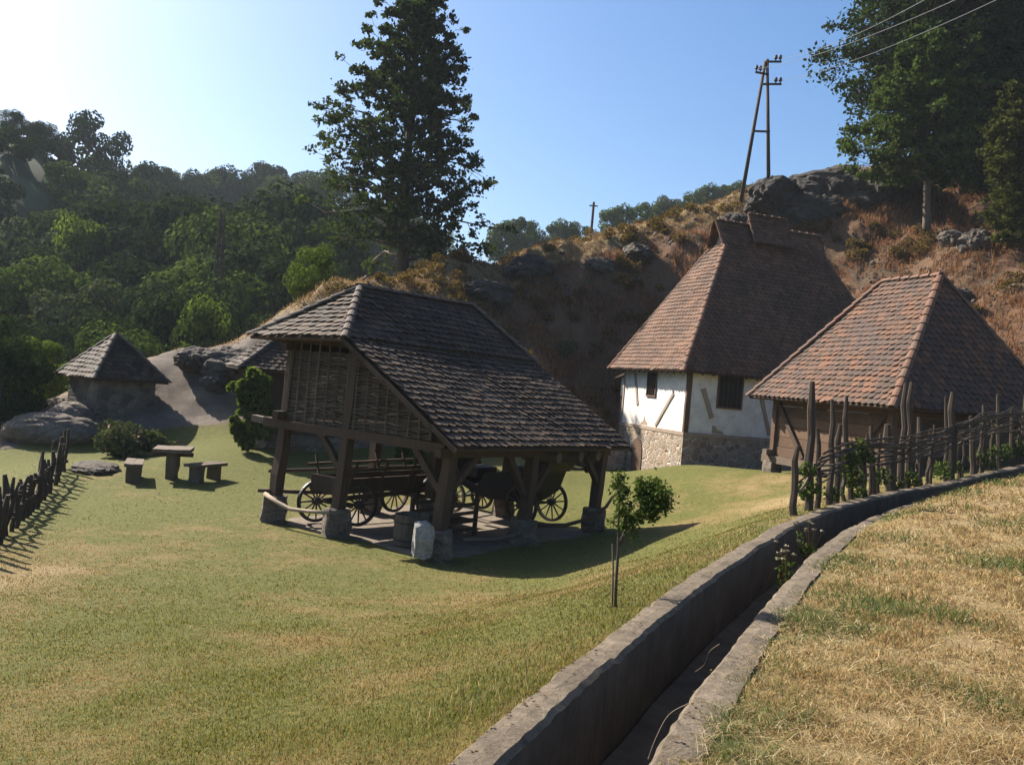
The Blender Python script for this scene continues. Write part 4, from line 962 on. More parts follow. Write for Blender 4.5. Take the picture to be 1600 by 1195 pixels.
PST = [(95, 910, 95, 487, .05), (190, 830, 180, 65, .062), (240, 840, 240, 370, .04), (325, 830, 330, 185, .05), (370, 800, 375, 345, .05), (470, 790, 393, 165, .045), (520, 765, 490, 600, .03), (622, 730, 570, 355, .05), (655, 710, 638, 405, .03), (745, 735, 668, 345, .09), (800, 720, 808, 75, .055), (835, 720, 845, 68, .055), (925, 660, 890, 300, .06), (995, 650, 1000, 350, .03), (1095, 640, 1080, 165, .035), (1120, 640, 1115, 135, .075), (1180, 645, 1160, 430, .04), (1270, 615, 1243, 295, .055), (1330, 560, 1335, 220, .045), (1440, 580, 1412, 148, .055), (1525, 570, 1512, 248, .045), (1590, 560, 1597, 160, .05), (1680, 560, 1670, 210, .05), (1770, 540, 1780, 180, .05), (1880, 540, 1880, 200, .05)]
tops = []
for (xb, yb, xt, yt, r_) in PST:
    bx, by = 1220+xb/4.21, 580+yb/4.21; tx, ty = 1220+xt/4.21, 580+yt/4.21
    p, k = on_fence(bx, by)
    if p is None: continue
    p.z = float(z_lawn([p.x], [p.y], False)[0])-.1
    tt = at(tx, ty, p.y); tt = Vector((p.x+(tt.x-p.x)*.75, p.y, tt.z)); tops.append((p, tt)); fence_post(fr_, p, tt, r_*1.1)
for k in range(26):
    i = random.randint(len(CL)*5//10, len(CL)-8); q = CL[i]+CN[i]*(HW+TW+random.uniform(.12, .4))
    if q[0] < 5.6: continue
    b = Vector((q[0], q[1], float(z_lawn([q[0]], [q[1]], False)[0])-.08)); fence_post(fr_, b, b+Vector((random.uniform(-.12, .12), random.uniform(-.08, .08), random.choice((.55, .75, .9, 1.2)))), random.uniform(.022, .042))
tops.sort(key=lambda t: t[0].x)
MIDS = [(1246, 745), (1280, 715), (1320, 698), (1370, 692), (1420, 686), (1470, 676), (1510, 660), (1560, 647), (1610, 640), (1660, 636)]
fp = []
for a, b in MIDS:
    p, k = on_fence(a, b)
    if p is not None: fp.append(Vector((p.x, p.y, k*p.y)))
for r_ in range(30):
    pts = []; st = random.randint(0, max(0, len(fp)-5)); en = min(len(fp), st+random.randint(4, 8))
    dz = random.uniform(-.42, .06)
    for i in range(st, en):
        nx = random.uniform(-.07, .07)
        for s in (0, .5):
            if i+1 < len(fp): p = fp[i].lerp(fp[i+1], s); pts.append(p+Vector((nx*(1 if s else -1), nx*.6, dz+random.uniform(-.06, .06))))
    if len(pts) > 2: rail('woven_branch', pts, random.uniform(.010, .024), M['stake'] if r_ % 5 else M['timber_v'], fr_)
fl = thing('wattle_fence', 'low wattle fence of short stakes along the left edge of the lawn', 'fence', (-9.5, 18, -3.2))
A0, A1 = Vector((-10.95, 22.1, 0)), Vector((-7.0, 12.0, 0)); LF = []
n = 27
for k in range(n):
    t_ = (k+random.uniform(-.25, .25))/(n-1) if 0 < k < n-1 else k/(n-1)
    p = A0.lerp(A1, t_)+Vector((random.uniform(-.06, .06), 0, 0)); p.z = zl(p.x, p.y)-.05
    hh = random.uniform(.75, 1.15); fence_post(fl, p, p+Vector((random.uniform(-.06, .06), random.uniform(-.05, .05), hh)), random.uniform(.035, .06)); LF.append(p)
for r_ in range(20):
    z0 = .36+.28*(r_ % 2)+random.uniform(-.06, .06); s = random.randint(0, 14); e = min(n, s+random.randint(9, 14))
    pts = [LF[i]+Vector((.07*(1 if (i+r_) % 2 else -1), 0, z0+random.uniform(-.03, .03))) for i in range(s, e)]
    rail('woven_branch', pts, random.uniform(.015, .025), M['stake'], fl)

# ------------------------------------------------------------------ picnic table and benches
def slab(parent, name, c, lx, ly, th, rz, mat, tilt=0):
    Mx = Matrix.Rotation(rz, 3, 'Z') @ Matrix.Rotation(tilt, 3, 'Y'); m = MB(); m.box(c, (lx, ly, th), Mx, .012); return m.build(name, mat, parent)
tp = on_ground(268, 748)
tt = thing('plank_table', 'rustic table of thick planks on a single log post in the lawn', 'table', tuple(tp))
m = MB(); m.beam(tp-Vector((0, 0, .05)), tp+Vector((0, 0, .66)), .26, .24, (1, 0, 0), 4, .012); m.build('leg', M['timber_v'], tt)
for k, (dx, ly) in enumerate(((-.27, .95), (.05, .9), (.29, 1.0))):
    slab(tt, 'tabletop_plank', tp+Vector((dx, 0, .70+.015*k)), .29 if k else .36, ly, .09, .25, M['timber_v'], random.uniform(-.03, .03))
slab(tt, 'crosspiece', tp+Vector((0, 0, .6)), .9, .16, .1, .25, M['timber'])
for (px, py, rz, lab) in ((208, 750, .35, 'low plank bench left of the plank table'), (320, 752, -.35, 'low plank bench right of the plank table')):
    p = on_ground(px, py)
    b = thing('plank_bench', lab, 'bench', tuple(p), 'benches at the plank table')
    Rz = Matrix.Rotation(rz, 3, 'Z')
    for s in (-.32, .32):
        q = p+Rz @ Vector((0, s, 0)); m = MB(); m.beam(q-Vector((0, 0, .05)), q+Vector((0, 0, .37)), .32, .16, Rz @ Vector((0, 1, 0)), 2, .01); m.build('leg', M['timber_v'], b)
    for s in (-.1, .1): slab(b, 'seat_plank', p+Rz @ Vector((s, 0, .405)), .19, 1.15, .075, rz, M['timber_v'], random.uniform(-.05, .05))

# ------------------------------------------------------------------ foliage
def leaf_quads(c, size, flat=.0, elong=1.7, out=None):
    c = np.asarray(c, np.float32); n = len(c)
    nrm = rng.normal(size=(n, 3)); nrm[:, 2] += flat
    if out is not None: nrm = nrm*.42+out
    nrm =nrm; nrm /= np.linalg.norm(nrm, axis=1)[:, None]
    t = np.cross(nrm, rng.normal(size=(n, 3))); t /= np.linalg.norm(t, axis=1)[:, None]; b = np.cross(nrm, t)
    s = (size*rng.uniform(.6, 1.35, n))[:, None] if np.isscalar(size) else (size*rng.uniform(.6, 1.35, n))[:, None]
    l = t*s*elong*.5; w = b*s*.5; f = nrm*s*.12
    V = np.stack([c-l, c-l*.1+w+f, c+l, c-l*.1-w+f], 1).reshape(-1, 3)
    return V, np.arange(n*4).reshape(n, 4)
def shell(center, rad, n, inner=.6):
    d = rng.normal(size=(n, 3)); d /= np.linalg.norm(d, axis=1)[:, None]
    return np.array(center)+d*np.array(rad)*(inner+(1-inner)*rng.uniform(0, 1, n)**.6)[:, None]
def blob_crown(w, h, nb, nl, seed, top=.0, taper=.5):
    """local crown points: many overlapping small clumps inside an egg, base at z=0"""
    r_ = np.random.default_rng(seed); pts = []; dirs = []
    for i in range(nb):
        t = r_.uniform(0, 1); a = r_.uniform(0, 2*np.pi); prof = max(0, math.sin(math.pi*(.10+.84*t)**(1+taper*.3)))**.6
        rr = (w/2)*prof*math.sqrt(r_.uniform(.15, 1)); cr = w*r_.uniform(.12, .22)
        c_ = np.array((rr*math.cos(a), rr*math.sin(a), h*(.08+.84*t))); q = shell(c_, (cr, cr, cr*.75), nl//nb, .7); pts.append(q)
        d = q-c_; dirs.append(d/np.linalg.norm(d, axis=1)[:, None])
    return np.concatenate(pts), np.concatenate(dirs)
PROTO = {}
def proto(key, w, h, nb, nl, size, mat, seed, taper=.5):
    C, D_ = blob_crown(w, h, nb, nl, seed, taper=taper)
    o = C-np.array((0, 0, h*.42)); o /= np.linalg.norm(o, axis=1)[:, None]; o = o*.6+D_*.65   # leaves face outwards from their clump and crown
    V, Q = leaf_quads(C, size, .15, 1.35, o)
    me = np_mesh(key, V, Q, M[mat]); d = me.data; bpy.data.objects.remove(me); PROTO[key] = d; return d
mats = ['leaf_dark', 'leaf_dark', 'leaf_mid', 'leaf_olive', 'leaf_dark', 'leaf_mid']
for i in range(6): proto('far%d' % i, 1.0, 1.0, 30, 6500, .038, mats[i], 30+i, .3+.1*i)
for i, mt in enumerate(['leaf_mid', 'leaf_lite', 'leaf_dark', 'leaf_olive']): proto('val%d' % i, 1.0, 1.0, 46, 15000, .026, mt, 60+i, .4)
trunk_mesh = None
def tree_inst(key, base, w, h, label, group, name='broadleaf_tree', cat='tree', trunk=True, rz=None):
    global trunk_mesh
    o = bpy.data.objects.new(name, None); o.location = base; link(o); BASE[o] = Vector(base); tag(o, label, cat, group)
    c = bpy.data.objects.new('crown', PROTO[key]); COL.objects.link(c); c.parent = o; c.location = (0, 0, h*.10); c.scale = (w, w, h*.92); c.rotation_euler = (0, 0, random.uniform(0, 6.28) if rz is None else rz)
    if trunk:
        if trunk_mesh is None:
            m = MB(); m.tube([(0, 0, -.06), (.01, 0, .25), (-.01, .01, .6)], [.035, .026, .012], 7); tk = m.build('trunk', M['bark']); trunk_mesh = tk.data; bpy.data.objects.remove(tk)
        k = bpy.data.objects.new('trunk', trunk_mesh); COL.objects.link(k); k.parent = o; k.scale = (h*.8, h*.8, h)
    return o
def branch_tree(name, label, cat, base, height, lean, prof, nl, sub, leaves, lsize, mat, bark, tr, seed, lift=(-.1, .9), start=.1, clump=.34, pend=0.0, group=None):
    """trunk + limbs grown out to a profile; prof = [(t, left radius, right radius)] of the crown as seen, leaf clusters along the limbs"""
    rs = random.Random(seed); base = Vector(base); T = thing(name, label, cat, tuple(base), group)
    tm_ = MB(); lm = MB(); cen = []; sz = []
    tk = [base+Vector((lean[0]*t+.10*math.sin(t*5+seed), lean[1]*t+.1*math.cos(t*4), height*t-.1)) for t in [i/12 for i in range(13)]]
    tm_.tube(tk, [tr*(1-.9*i/12) for i in range(13)], 10)
    def tp(t): f = min(max(t, 0), .999)*12; i = int(f); return tk[i].lerp(tk[i+1], f-i)
    ts = [p[0] for p in prof]
    for k in range(nl):
        t = start+(1-start)*((k+.5)/nl)**.9; a = k*2.399+rs.uniform(-.4, .4)
        rl, rr = np.interp(t, ts, [p[1] for p in prof]), np.interp(t, ts, [p[2] for p in prof])
        ca, sa = math.cos(a), math.sin(a); rad = (rr if ca > 0 else rl)*(.62+.38*abs(ca)**.6)*rs.uniform(.72, 1.04); rad = max(rad, .3)
        el = lift[0]+(lift[1]-lift[0])*t+rs.uniform(-.15, .15); t0 = max(.03, t-rad*math.tan(max(el, .05))/height*.8)
        p0 = tp(t0); tip = tp(t)+Vector((ca*rad, sa*rad, rs.uniform(-.2, .2)-pend*rad*.3))
        mid = p0.lerp(tip, .5)+Vector((rs.uniform(-.15, .15), rs.uniform(-.15, .15), .12*rad*(1 if pend == 0 else .6)))
        lr = tr*.30*(1-t*.6); lm.tube([p0, mid, tip], [lr, lr*.6, lr*.15], 5, False)
        for j in range(sub):
            s = .28+.72*(j+rs.random())/sub; c = p0.lerp(mid, s*2) if s < .5 else mid.lerp(tip, s*2-1)
            off = Vector((rs.gauss(0, 1), rs.gauss(0, 1), rs.gauss(.1, .5)))*clump*(1.15-.55*t)*(.55+.6*(1-abs(s-.6)))*min(1.3, .5+rad*.3)
            e = c+off; lm.tube([c, e], [lr*.28, lr*.08], 4, False)
            n = int(leaves*rs.uniform(.6, 1.4)); sp = clump*rs.uniform(.45, .8)*(1.1-.4*t)
            cen.append(np.array(e)+rng.normal(size=(n, 3))*np.array([sp, sp, sp*.6])*.62)
    tm_.build('trunk', M[bark], T, True); lm.build('limbs', M[bark], T, True)
    C = np.concatenate(cen); V, Q = leaf_quads(C, lsize, .3, 1.5); np_mesh('crown', V, Q, M[mat], T)
    return T
# big oak above the barn
oy = 47.0; ob = at(628, 425, oy); ob.z = zl(ob.x, ob.y)
otop = at(656, -15, oy); oh = otop.z-ob.z; s_ = oy/FPX
def tprof(rows, y0, y1, x0, x1): # rows of photo (y, xleft, xright): radii about the trunk line
    out = []
    for y, a, b in rows:
        t = (y0-y)/(y0-y1); xc = x0+(x1-x0)*t; out.append((t, max(.3, (xc-a)*s_), max(.3, (b-xc)*s_)))
    return sorted(out)
pf = tprof([(425, 540, 690), (400, 500, 755), (350, 488, 775), (300, 484, 772), (240, 464, 768), (190, 488, 758), (150, 518, 752), (110, 536, 740), (60, 562, 724), (20, 588, 706), (-15, 618, 678)], 425, -15, 628, 656)
branch_tree('oak_tree', 'tall dark oak with open airy crown standing above the barn roof', 'tree', ob, oh, (otop.x-ob.x, .3), pf, 122, 9, 32, .165, 'leaf_oak', 'bark', .36, 3, (-.2, .95), .05, .48)
# trees at the upper right
def rt(name, label, basepx, Y, toppx, rows, nl, sub, lv, ls, mat, tr, seed, clump=.45, start=.25, pend=0., bark='bark', drop=None):
    global s_
    s_ = Y/FPX; b = at(basepx[0], basepx[1], Y); b.z = zl(b.x, b.y) if drop is None else drop
    tpt = at(toppx[0], toppx[1], Y)
    by = 597.5; 
    # photo row of the real base
    kz_ = b.z/Y; kx = b.x/Y; by = 597.5-FPX*(-kx*SR+kz_*CR)
    pf = tprof(rows, by, toppx[1], basepx[0], toppx[0])
    return branch_tree(name, label, 'tree', b, tpt.z-b.z, (tpt.x-b.x, 0), pf, nl, sub, lv, ls, mat, bark, tr, seed, (-.25, .9), start, clump, pend)
rt('lime_tree', 'leafy tree with pale trunk in front of the taller dark tree on the slope', (1456, 345), 42, (1440, 45), [(285, 1385, 1500), (260, 1335, 1520), (220, 1328, 1535), (160, 1340, 1535), (110, 1365, 1530), (70, 1400, 1505), (45, 1430, 1460)], 84, 8, 62, .135, 'leaf_mid', .20, 11, .46, .30, .3, 'bark_pale')
rt('tall_tree', 'very tall dark tree reaching beyond the top of the picture on the slope', (1500, 330), 46, (1530, -240), [(255, 1450, 1560), (200, 1345, 1640), (165, 1312, 1660), (120, 1330, 1690), (60, 1325, 1700), (0, 1335, 1710), (-80, 1340, 1710), (-160, 1420, 1660), (-240, 1510, 1550)], 260, 8, 80, .16, 'leaf_dark', .38, 12, .95, .22, .5)
rt('bushy_tree', 'broad dark tree behind the conifer at the right edge', (1590, 330), 44, (1610, 0), [(300, 1520, 1700), (240, 1500, 1720), (160, 1500, 1720), (80, 1520, 1700), (0, 1600, 1640)], 90, 8, 60, .18, 'leaf_dark', .3, 13, .6, .12, .3)
rt('conifer_tree', 'narrow yellowish green conifer at the right edge of the slope', (1592, 425), 36, (1588, 130), [(420, 1575, 1615), (390, 1555, 1640), (330, 1540, 1650), (260, 1535, 1650), (200, 1545, 1640), (160, 1565, 1620), (130, 1584, 1594)], 110, 8, 60, .085, 'needle', .14, 14, .26, .04, .25)

# valley trees and woods
def z_far(x, y): return zfar(np.array([x], float), np.array([y], float))[0]
CREST = []
for px, py, Yd, hh in ((-500, 160, 110, 5), (-150, 175, 110, 3), (0, 196, 110, 3.0), (45, 204, 112, .8), (80, 214, 116, 3.5), (115, 212, 122, 5), (165, 242, 132, 6), (215, 265, 145, 7.3), (300, 284, 172, 8), (400, 280, 190, 8.5), (500, 290, 190, 8.5), (620, 330, 185, 8.5), (720, 372, 150, 5), (800, 370, 130, 4), (860, 372, 130, 4.2), (950, 345, 130, 4.2), (1050, 318, 130, 4.2), (1150, 297, 130, 4.2), (1250, 276, 130, 4.2), (1340, 265, 130, 4.2), (1500, 262, 130, 5), (2000, 262, 130, 5)):
    kx, kz_ = ray(px, py); CREST.append((kx, Yd, kz_*Yd-hh))
CREST = np.array(CREST)
def zfar(x, y):
    """hill that climbs from the valley floor to a crest whose distance and height change with the bearing"""
    k = x/np.maximum(y, 1); yc = np.interp(k, CREST[:, 0], CREST[:, 1]); zc = np.interp(k, CREST[:, 0], CREST[:, 2])
    y0 = 66.0; t = (y-y0)/(yc-y0); tt = np.clip(t, 0, 1)
    z = -5.2+(zc+5.2)*(tt*.55+.45*tt*tt*(3-2*tt))
    z = z-np.clip(y-yc, 0, 300)*.12
    f = np.clip(np.minimum(t, 1.6-t)*2, 0, 1)*np.clip(t*2, 0, 1)*np.clip(np.abs(1-t)*4, 0, 1)
    return z+f*(np.sin(x*.09+1)*np.cos(y*.07)*1.6+np.sin(x*.043+y*.05)*1.8)
X2, Y2, F2 = grid(np.arange(-190, 190, 4.0), np.arange(60, 262, 4.0)); Z2 = zfar(X2, Y2)
Z2 -= np.clip((84-Y2)/12, 0, 1)*3.0
tag(np_mesh('far_hill', np.stack([X2, Y2, Z2], -1), F2, M['floor'], None, None, True), 'wooded hill rising across the valley', None, None, 'structure')
def gnd(x, y):
    return zl(x, y) if y < 72 else float(z_far(x, y))
n_far = 0
for row, (Yd, step) in enumerate(((72, 4.0), (80, 4.4), (90, 4.8), (101, 5.2), (113, 5.6), (126, 6.0), (141, 6.6), (157, 7.2), (173, 7.8), (188, 8.4))):
    x = -.69*Yd
    while x < -.10*Yd:
        xx = x+random.uniform(-1.5, 1.5); yy = Yd+random.uniform(-4, 4); zz = float(z_far(xx, yy)); x += step
        pxu = xx/yy*CR+zz/yy*SR
        if yy > 118 and xx/yy < -.50: continue
        w = random.uniform(5.0, 8.0)*(1+Yd/500); h = w*random.uniform(.95, 1.3)
        if yy > 97 and xx/yy < -.53: w *= .55; h *= .45
        elif yy > 78 and xx/yy < -.5: w *= .75; h *= .62
        i = random.choice((0, 1, 4, 0, 4, 2, 5, 3) if Yd < 140 else (0, 1, 4, 2, 5))
        tree_inst('far%d' % i, (xx, yy, zz-.8), w, h, 'round crowned broadleaf tree in the dense dark wood on the far hill', 'trees of the far hillside wood', trunk=False); n_far += 1
def px_tree(key, px, ytop, Yd, wpx, label, group=None, name='broadleaf_tree', cat='tree', minh=1.0):
    p = at(px, ytop, Yd); g = gnd(p.x, p.y)
    h = max(minh, p.z-g); return tree_inst(key, (p.x, p.y, g-.1), max(wpx*Yd/FPX, h*(.78 if key != 'val1' else .45)), h, label, group, name, cat)
px_tree('val2', 20, 172, 111, 34, 'lone dark tree on the bare grassy shoulder, leftmost on the skyline', None)
px_tree('val2', 70, 190, 112, 30, 'lone small tree on the skyline right of the leftmost one', None)
px_tree('far0', 0, 205, 109, 60, 'dark bush below the lone trees on the skyline', None, 'bush', 'bush', 2)
for px, yt, w in ((232, 262, 30), (262, 264, 26), (342, 264, 26), (362, 264, 34), (400, 272, 40), (440, 276, 40), (470, 280, 40), (300, 276, 36)):
    px_tree('far%d' % random.choice((1, 2, 5)), px, yt, 175, w*1.5, 'small tree breaking the skyline of the far wooded hill', 'skyline trees of the far hill')
for px, yt, w in ((790, 345, 40), (812, 338, 36), (832, 362, 26), (862, 352, 26), (880, 346, 26), (905, 345, 24), (960, 326, 30), (975, 322, 26), (1012, 315, 40), (1045, 304, 34), (1060, 312, 30), (1090, 300, 34), (1110, 290, 36), (1128, 288, 34), (1150, 284, 36), (1180, 285, 40), (1215, 280, 40), (1245, 274, 40), (1275, 268, 36), (1305, 266, 36), (1335, 262, 30)):
    px_tree('far%d' % random.choice((2, 5, 3)), px, yt, 128, w*1.35, 'small hazy tree showing above the dry ridge crest', 'trees behind the ridge crest')
VT = [('val1', 130, 348, 72, 70, 'pale green poplar like tree standing out against the dark wood'),
      ('val1', 315, 472, 46, 85, 'bright yellow green bushy tree at the valley edge by the rock'),
      ('val1', 500, 385, 36, 80, 'yellow green bush at the foot of the oak on the spur'), ('val1', 65, 530, 33, 90, 'leafy green bush left of the stone hut'), ('val2', 10, 520, 28, 110, 'dark shaded tree at the left edge behind the fence'), ('val2', -40, 480, 30, 130, 'dark tree just past the left picture edge')]
_vr = random.Random(5)
for (yt0, Yd0, step, keys) in ((335, 80, 120, ('val2',)), (372, 73, 128, ('val2', 'val2', 'val2', 'val0')), (418, 64, 118, ('val2', 'val0', 'val2')), (446, 57, 112, ('val0', 'val3', 'val2')), (484, 49, 118, ('val2', 'val0')), (520, 42, 110, ('val0', 'val2', 'val2'))):
    px = -60+_vr.uniform(0, 50)
    while px < (530 if yt0 < 460 else 470 if yt0 < 490 else 400 if yt0 < 515 else 250):
        VT.append((_vr.choice(keys), px, yt0+_vr.uniform(-26, 20)+(px > 330)*(-14), Yd0+_vr.uniform(-3, 3), step*_vr.uniform(.7, 1.0), None)); px += step*_vr.uniform(.75, 1.2)
for key, px, yt, Yd, w, lab in VT:
    px_tree(key, px, yt, Yd, w, lab or 'leafy tree in the green belt along the valley bottom', None if lab else 'trees along the valley bottom')
# extra low undergrowth filling the valley floor between the trees
pts = []
for k in range(70):
    Yd = random.uniform(37, 74); x = random.uniform(-.68, -.24)*Yd
    if Yd < 44 and x > -13: continue
    w = random.uniform(1.2, 2.6); pts.append(shell((x, Yd, zl(x, Yd)+w*.35), (w, w, w*.75), 900, .5))
V, Q = leaf_quads(np.concatenate(pts), .15, .5, 1.4); tag(np_mesh('undergrowth', V, Q, M['leaf_mid']), 'dense green undergrowth filling the valley floor', 'undergrowth', None, 'stuff')

# flowering bush, vine, boulder, flat rock
def bush(name, label, cat, c, rad, n, size, mat, cl=12, extra=None):
    extra = extra and 170
    c = Vector(c); T = thing(name, label, cat, tuple(c)); pts = []
    for k in range(cl):
        d = Vector((random.gauss(0, .45), random.gauss(0, .45), random.uniform(.25, .85))); o = Vector((d.x*rad[0], d.y*rad[1], d.z*rad[2])); r_ = rad[0]*random.uniform(.25, .42)
        pts.append(shell(c+o, (r_, r_, r_*.8), n//cl, .4))
    V, Q = leaf_quads(np.concatenate(pts), size, .4, 1.5); np_mesh('leaves', V, Q, M[mat], T)
    st = MB()
    for k in range(9):
        a = k*.7; st.tube([c, c+Vector((math.cos(a)*rad[0]*.3, math.sin(a)*rad[1]*.3, rad[2]*.4)), c+Vector((math.cos(a)*rad[0]*.6, math.sin(a)*rad[1]*.6, rad[2]*.8))], [.02, .014, .006], 5)
    st.build('stems', M['bark'], T)
    if extra:
        P_ = np.concatenate(pts); P_ = P_[rng.choice(len(P_), extra)]; P_ = np.array(c)+(P_-np.array(c))*1.08
        V, Q = leaf_quads(P_, size*.9, .3, 1.0); np_mesh('blossoms', V, Q, M['blossom'], T)
    return T
bp = on_ground(197, 714); bush('flowering_bush', 'low rounded bush with a few reddish blossoms behind the plank table', 'bush', bp, (1.05, .8, .85), 5200, .085, 'leaf_olive', 20, 420)
vp = [at(px, py, 25.6) for px, py in ((383, 690), (384, 650), (388, 610), (405, 590))]
VT_ = thing('climbing_vine', 'bright leafy vine climbing the corner of the half hidden hut', 'vine', tuple(vp[0])); m = MB(); m.tube(vp, [.03, .025, .02, .01], 6); m.build('stem', M['bark'], VT_)
pts = [shell(at(px, py, 25.4), (r_*1.0, r_, r_), nn, .3) for px, py, r_, nn in ((378, 606, .25, 200), (398, 592, .28, 240), (412, 598, .25, 200), (385, 622, .3, 300), (405, 625, .36, 340), (415, 645, .32, 280), (398, 648, .3, 260), (382, 640, .2, 120), (400, 668, .3, 240), (412, 675, .26, 200), (372, 668, .24, 200), (380, 682, .26, 220), (362, 604, .13, 60), (388, 694, .2, 120), (394, 580, .14, 60), (366, 655, .12, 50))]
V, Q = leaf_quads(np.concatenate(pts), .13, .2, 1.2); np_mesh('leaves', V, Q, M['leaf_lite'], VT_)
pts = [shell(at(px, py, 26.5), (r_, r_, r_), nn, .3) for px, py, r_, nn in ((640, 695, .35, 350), (650, 715, .35, 350), (690, 725, .4, 350), (665, 735, .35, 300), (630, 705, .25, 200))]
V, Q = leaf_quads(np.concatenate(pts), .14, .2, 1.2); T = thing('climbing_vine', 'light green vine seen through the barn posts near the stone base', 'vine', tuple(at(655, 745, 26.5))); np_mesh('leaves', V, Q, M['leaf_lite'], T)
m = MB(); m.tube([at(655, 750, 26.5), at(650, 715, 26.5), at(645, 695, 26.5)], [.03, .02, .01], 6); m.build('stem', M['bark'], T)
def boulder(label, c, d, seed, mat, name='boulder', amp=.28, lev=4, cat='boulder', group=None):
    bm = bmesh.new(); bmesh.ops.create_icosphere(bm, subdivisions=lev, radius=1)
    for v in bm.verts:
        p = v.co.copy(); q = p+Vector((seed*5.3, seed*1.7, seed))
        q2 = q+noise.noise_vector(q*1.5)*.35; vd = noise.voronoi(q2*1.25)[0]; vd2 = noise.voronoi(q2*3.1)[0]
        k = 1+amp*((vd[1]-vd[0])*.9-.45)+amp*.45*((vd2[1]-vd2[0])-.4)+amp*.7*noise.noise(q*.8)+amp*.16*noise.noise(q*7)
        v.co = Vector((p.x*d[0]*k, p.y*d[1]*k, p.z*d[2]*k))
    me = bpy.data.meshes.new(name); bm.to_mesh(me); bm.free(); me.materials.append(mat); o = bpy.data.objects.new(name, me); o.location = c; o.rotation_euler = (0, 0, seed*1.3); link(o)
    return tag(o, label, cat, group)
boulder('upright whitish boulder beside the vine covered hut corner', on_ground(405, 700)+Vector((0, 0, .22)), (.25, .2, .30), 3.3, M['white_stone'], amp=.15)
rp = on_ground(150, 733); boulder('flat grey rock slab lying in the lawn near the fence end', (rp.x, rp.y, zl(rp.x, rp.y)), (1.05, .6, .2), 4.1, M['rock'], 'rock_slab', .3, 4, 'rock')
for k, (px, py, Yd, d, lab) in enumerate((
    (315, 540, 30.6, (1.1, .8, .5), 'craggy grey rock capping the pale spur'), (372, 535, 30.0, (1.3, .9, .8), 'dark fissured rock on the spur beside the barn roof'), (345, 560, 29.6, (.8, .6, .4), 'low craggy rock below the fissured rock on the spur'),
    (85, 674, 26.6, (1.5, 1.2, .6), 'pale smooth rock beside the fence end below the hut'), (112, 648, 27.2, (.8, .7, .6), 'rough rock under the left corner of the stone hut'),
    (1215, 322, 46.6, (2.6, 1.5, 1.6), 'grey cliff outcrop under the double pole'), (1305, 312, 47.2, (3.0, 1.6, 2.0), 'tallest grey cliff outcrop on the ridge'), (1392, 305, 47, (2.6, 1.5, 1.9), 'dark cliff outcrop left of the pale trunk'), (1265, 345, 45.4, (2.4, 1.2, 1.4), 'shaded rock face under the cliff outcrops'), (1150, 325, 46.0, (1.2, .9, .8), 'small rock ledge below the double pole'),
    (1530, 382, 37.4, (.95, .8, .75), 'rounded brown boulder on the slope near the conifer'), (1490, 362, 39, (.7, .6, .5), 'smaller grey boulder below the pale trunk'), (1500, 425, 34.5, (.7, .5, .35), 'dark low rock on the slope above the granary roof'), (1560, 350, 41, (1.3, .9, .8), 'broad shaded boulder between the trunk and the conifer'),
    (830, 398, 42.5, (2.0, 1.1, .9), 'brown rock hump on the ridge crest above the barn'), (765, 402, 38.5, (1.5, .9, .7), 'low rock hump beside the oak'), (1000, 358, 44.2, (1.3, .8, .6), 'weathered rock ledge on the ridge above the white house'), (940, 374, 43, (.9, .6, .45), 'small rock ledge left of the weathered one on the ridge'))):
    p = at(px, py, Yd); boulder(lab, (p.x, p.y, min(p.z, zl(p.x, p.y)+d[2]*(.45 if d[0] > 2.2 else .2))), d, k*1.37+1, M['rock_pale'] if px in (85, 112) else M['rock_dark'] if d[0] > 2.2 or px in (1150, 830, 765) else M['rock'], 'rock_outcrop' if d[0] > 1 else 'boulder', .13 if px in (85, 112) else .32, 5, 'rock')
# dry scrub on the hillside
n = 95000; x = rng.uniform(-14.5, 26, n); y = rng.uniform(27, 53, n); k = (hill_mask(x, y) > .4); x, y = x[k], y[k]
nz = pnoise(x, y, .55, 2); k = ((x > -8) | (y > np.interp(x, [-15, -13, -9.1, -8], [29.5, 32.3, 31.0, 31.0]))) & (nz > -.06+rng.normal(0, .2, len(x))-.35*(y > np.interp(x, [-9, -4, 1, 5, 11, 16, 25], [30.4, 31.2, 43.3, 44.6, 46.6, 47.6, 47.6]))); x, y, nz = x[k], y[k], nz[k]
z = z_lawn(x, y)
crest = y > np.interp(x, [-9, -4, 1, 5, 11, 16, 25], [30.4, 31.2, 43.3, 44.6, 46.6, 47.6, 47.6])
cc = cols_mix(len(x), [(.21, .088, .036), (.28, .14, .060), (.135, .064, .029), (.080, .060, .023)], [.40, .22, .24, .14]); c2 = cols_mix(len(x), [(.22, .145, .062), (.17, .092, .040)], [.5, .5]); cc[crest] = c2[crest]
rep = 5; xx = np.repeat(x, rep)+rng.normal(0, .09, len(x)*rep); yy = np.repeat(y, rep)+rng.normal(0, .09, len(x)*rep); zz = np.repeat(z, rep)
blades('hillside_scrub', 'dry reddish grass and scrub covering the hillside', np.stack([xx, yy, zz-.06], -1), rng.uniform(.10, .38, len(xx))*np.where(np.repeat(crest, rep), .6, 1)*np.where(xx < -8, .4, 1), np.full(len(xx), .028), np.repeat(cc, rep, 0)*rng.uniform(.8, 1.2, (len(xx), 1)), .8).data
n = 9000; x = rng.uniform(-7, 25, n); y = rng.uniform(27, 50, n); k = (hill_mask(x, y) > .5) & (pnoise(x, y, .4, 11) > .12); x, y = x[k], y[k]; z = z_lawn(x, y)
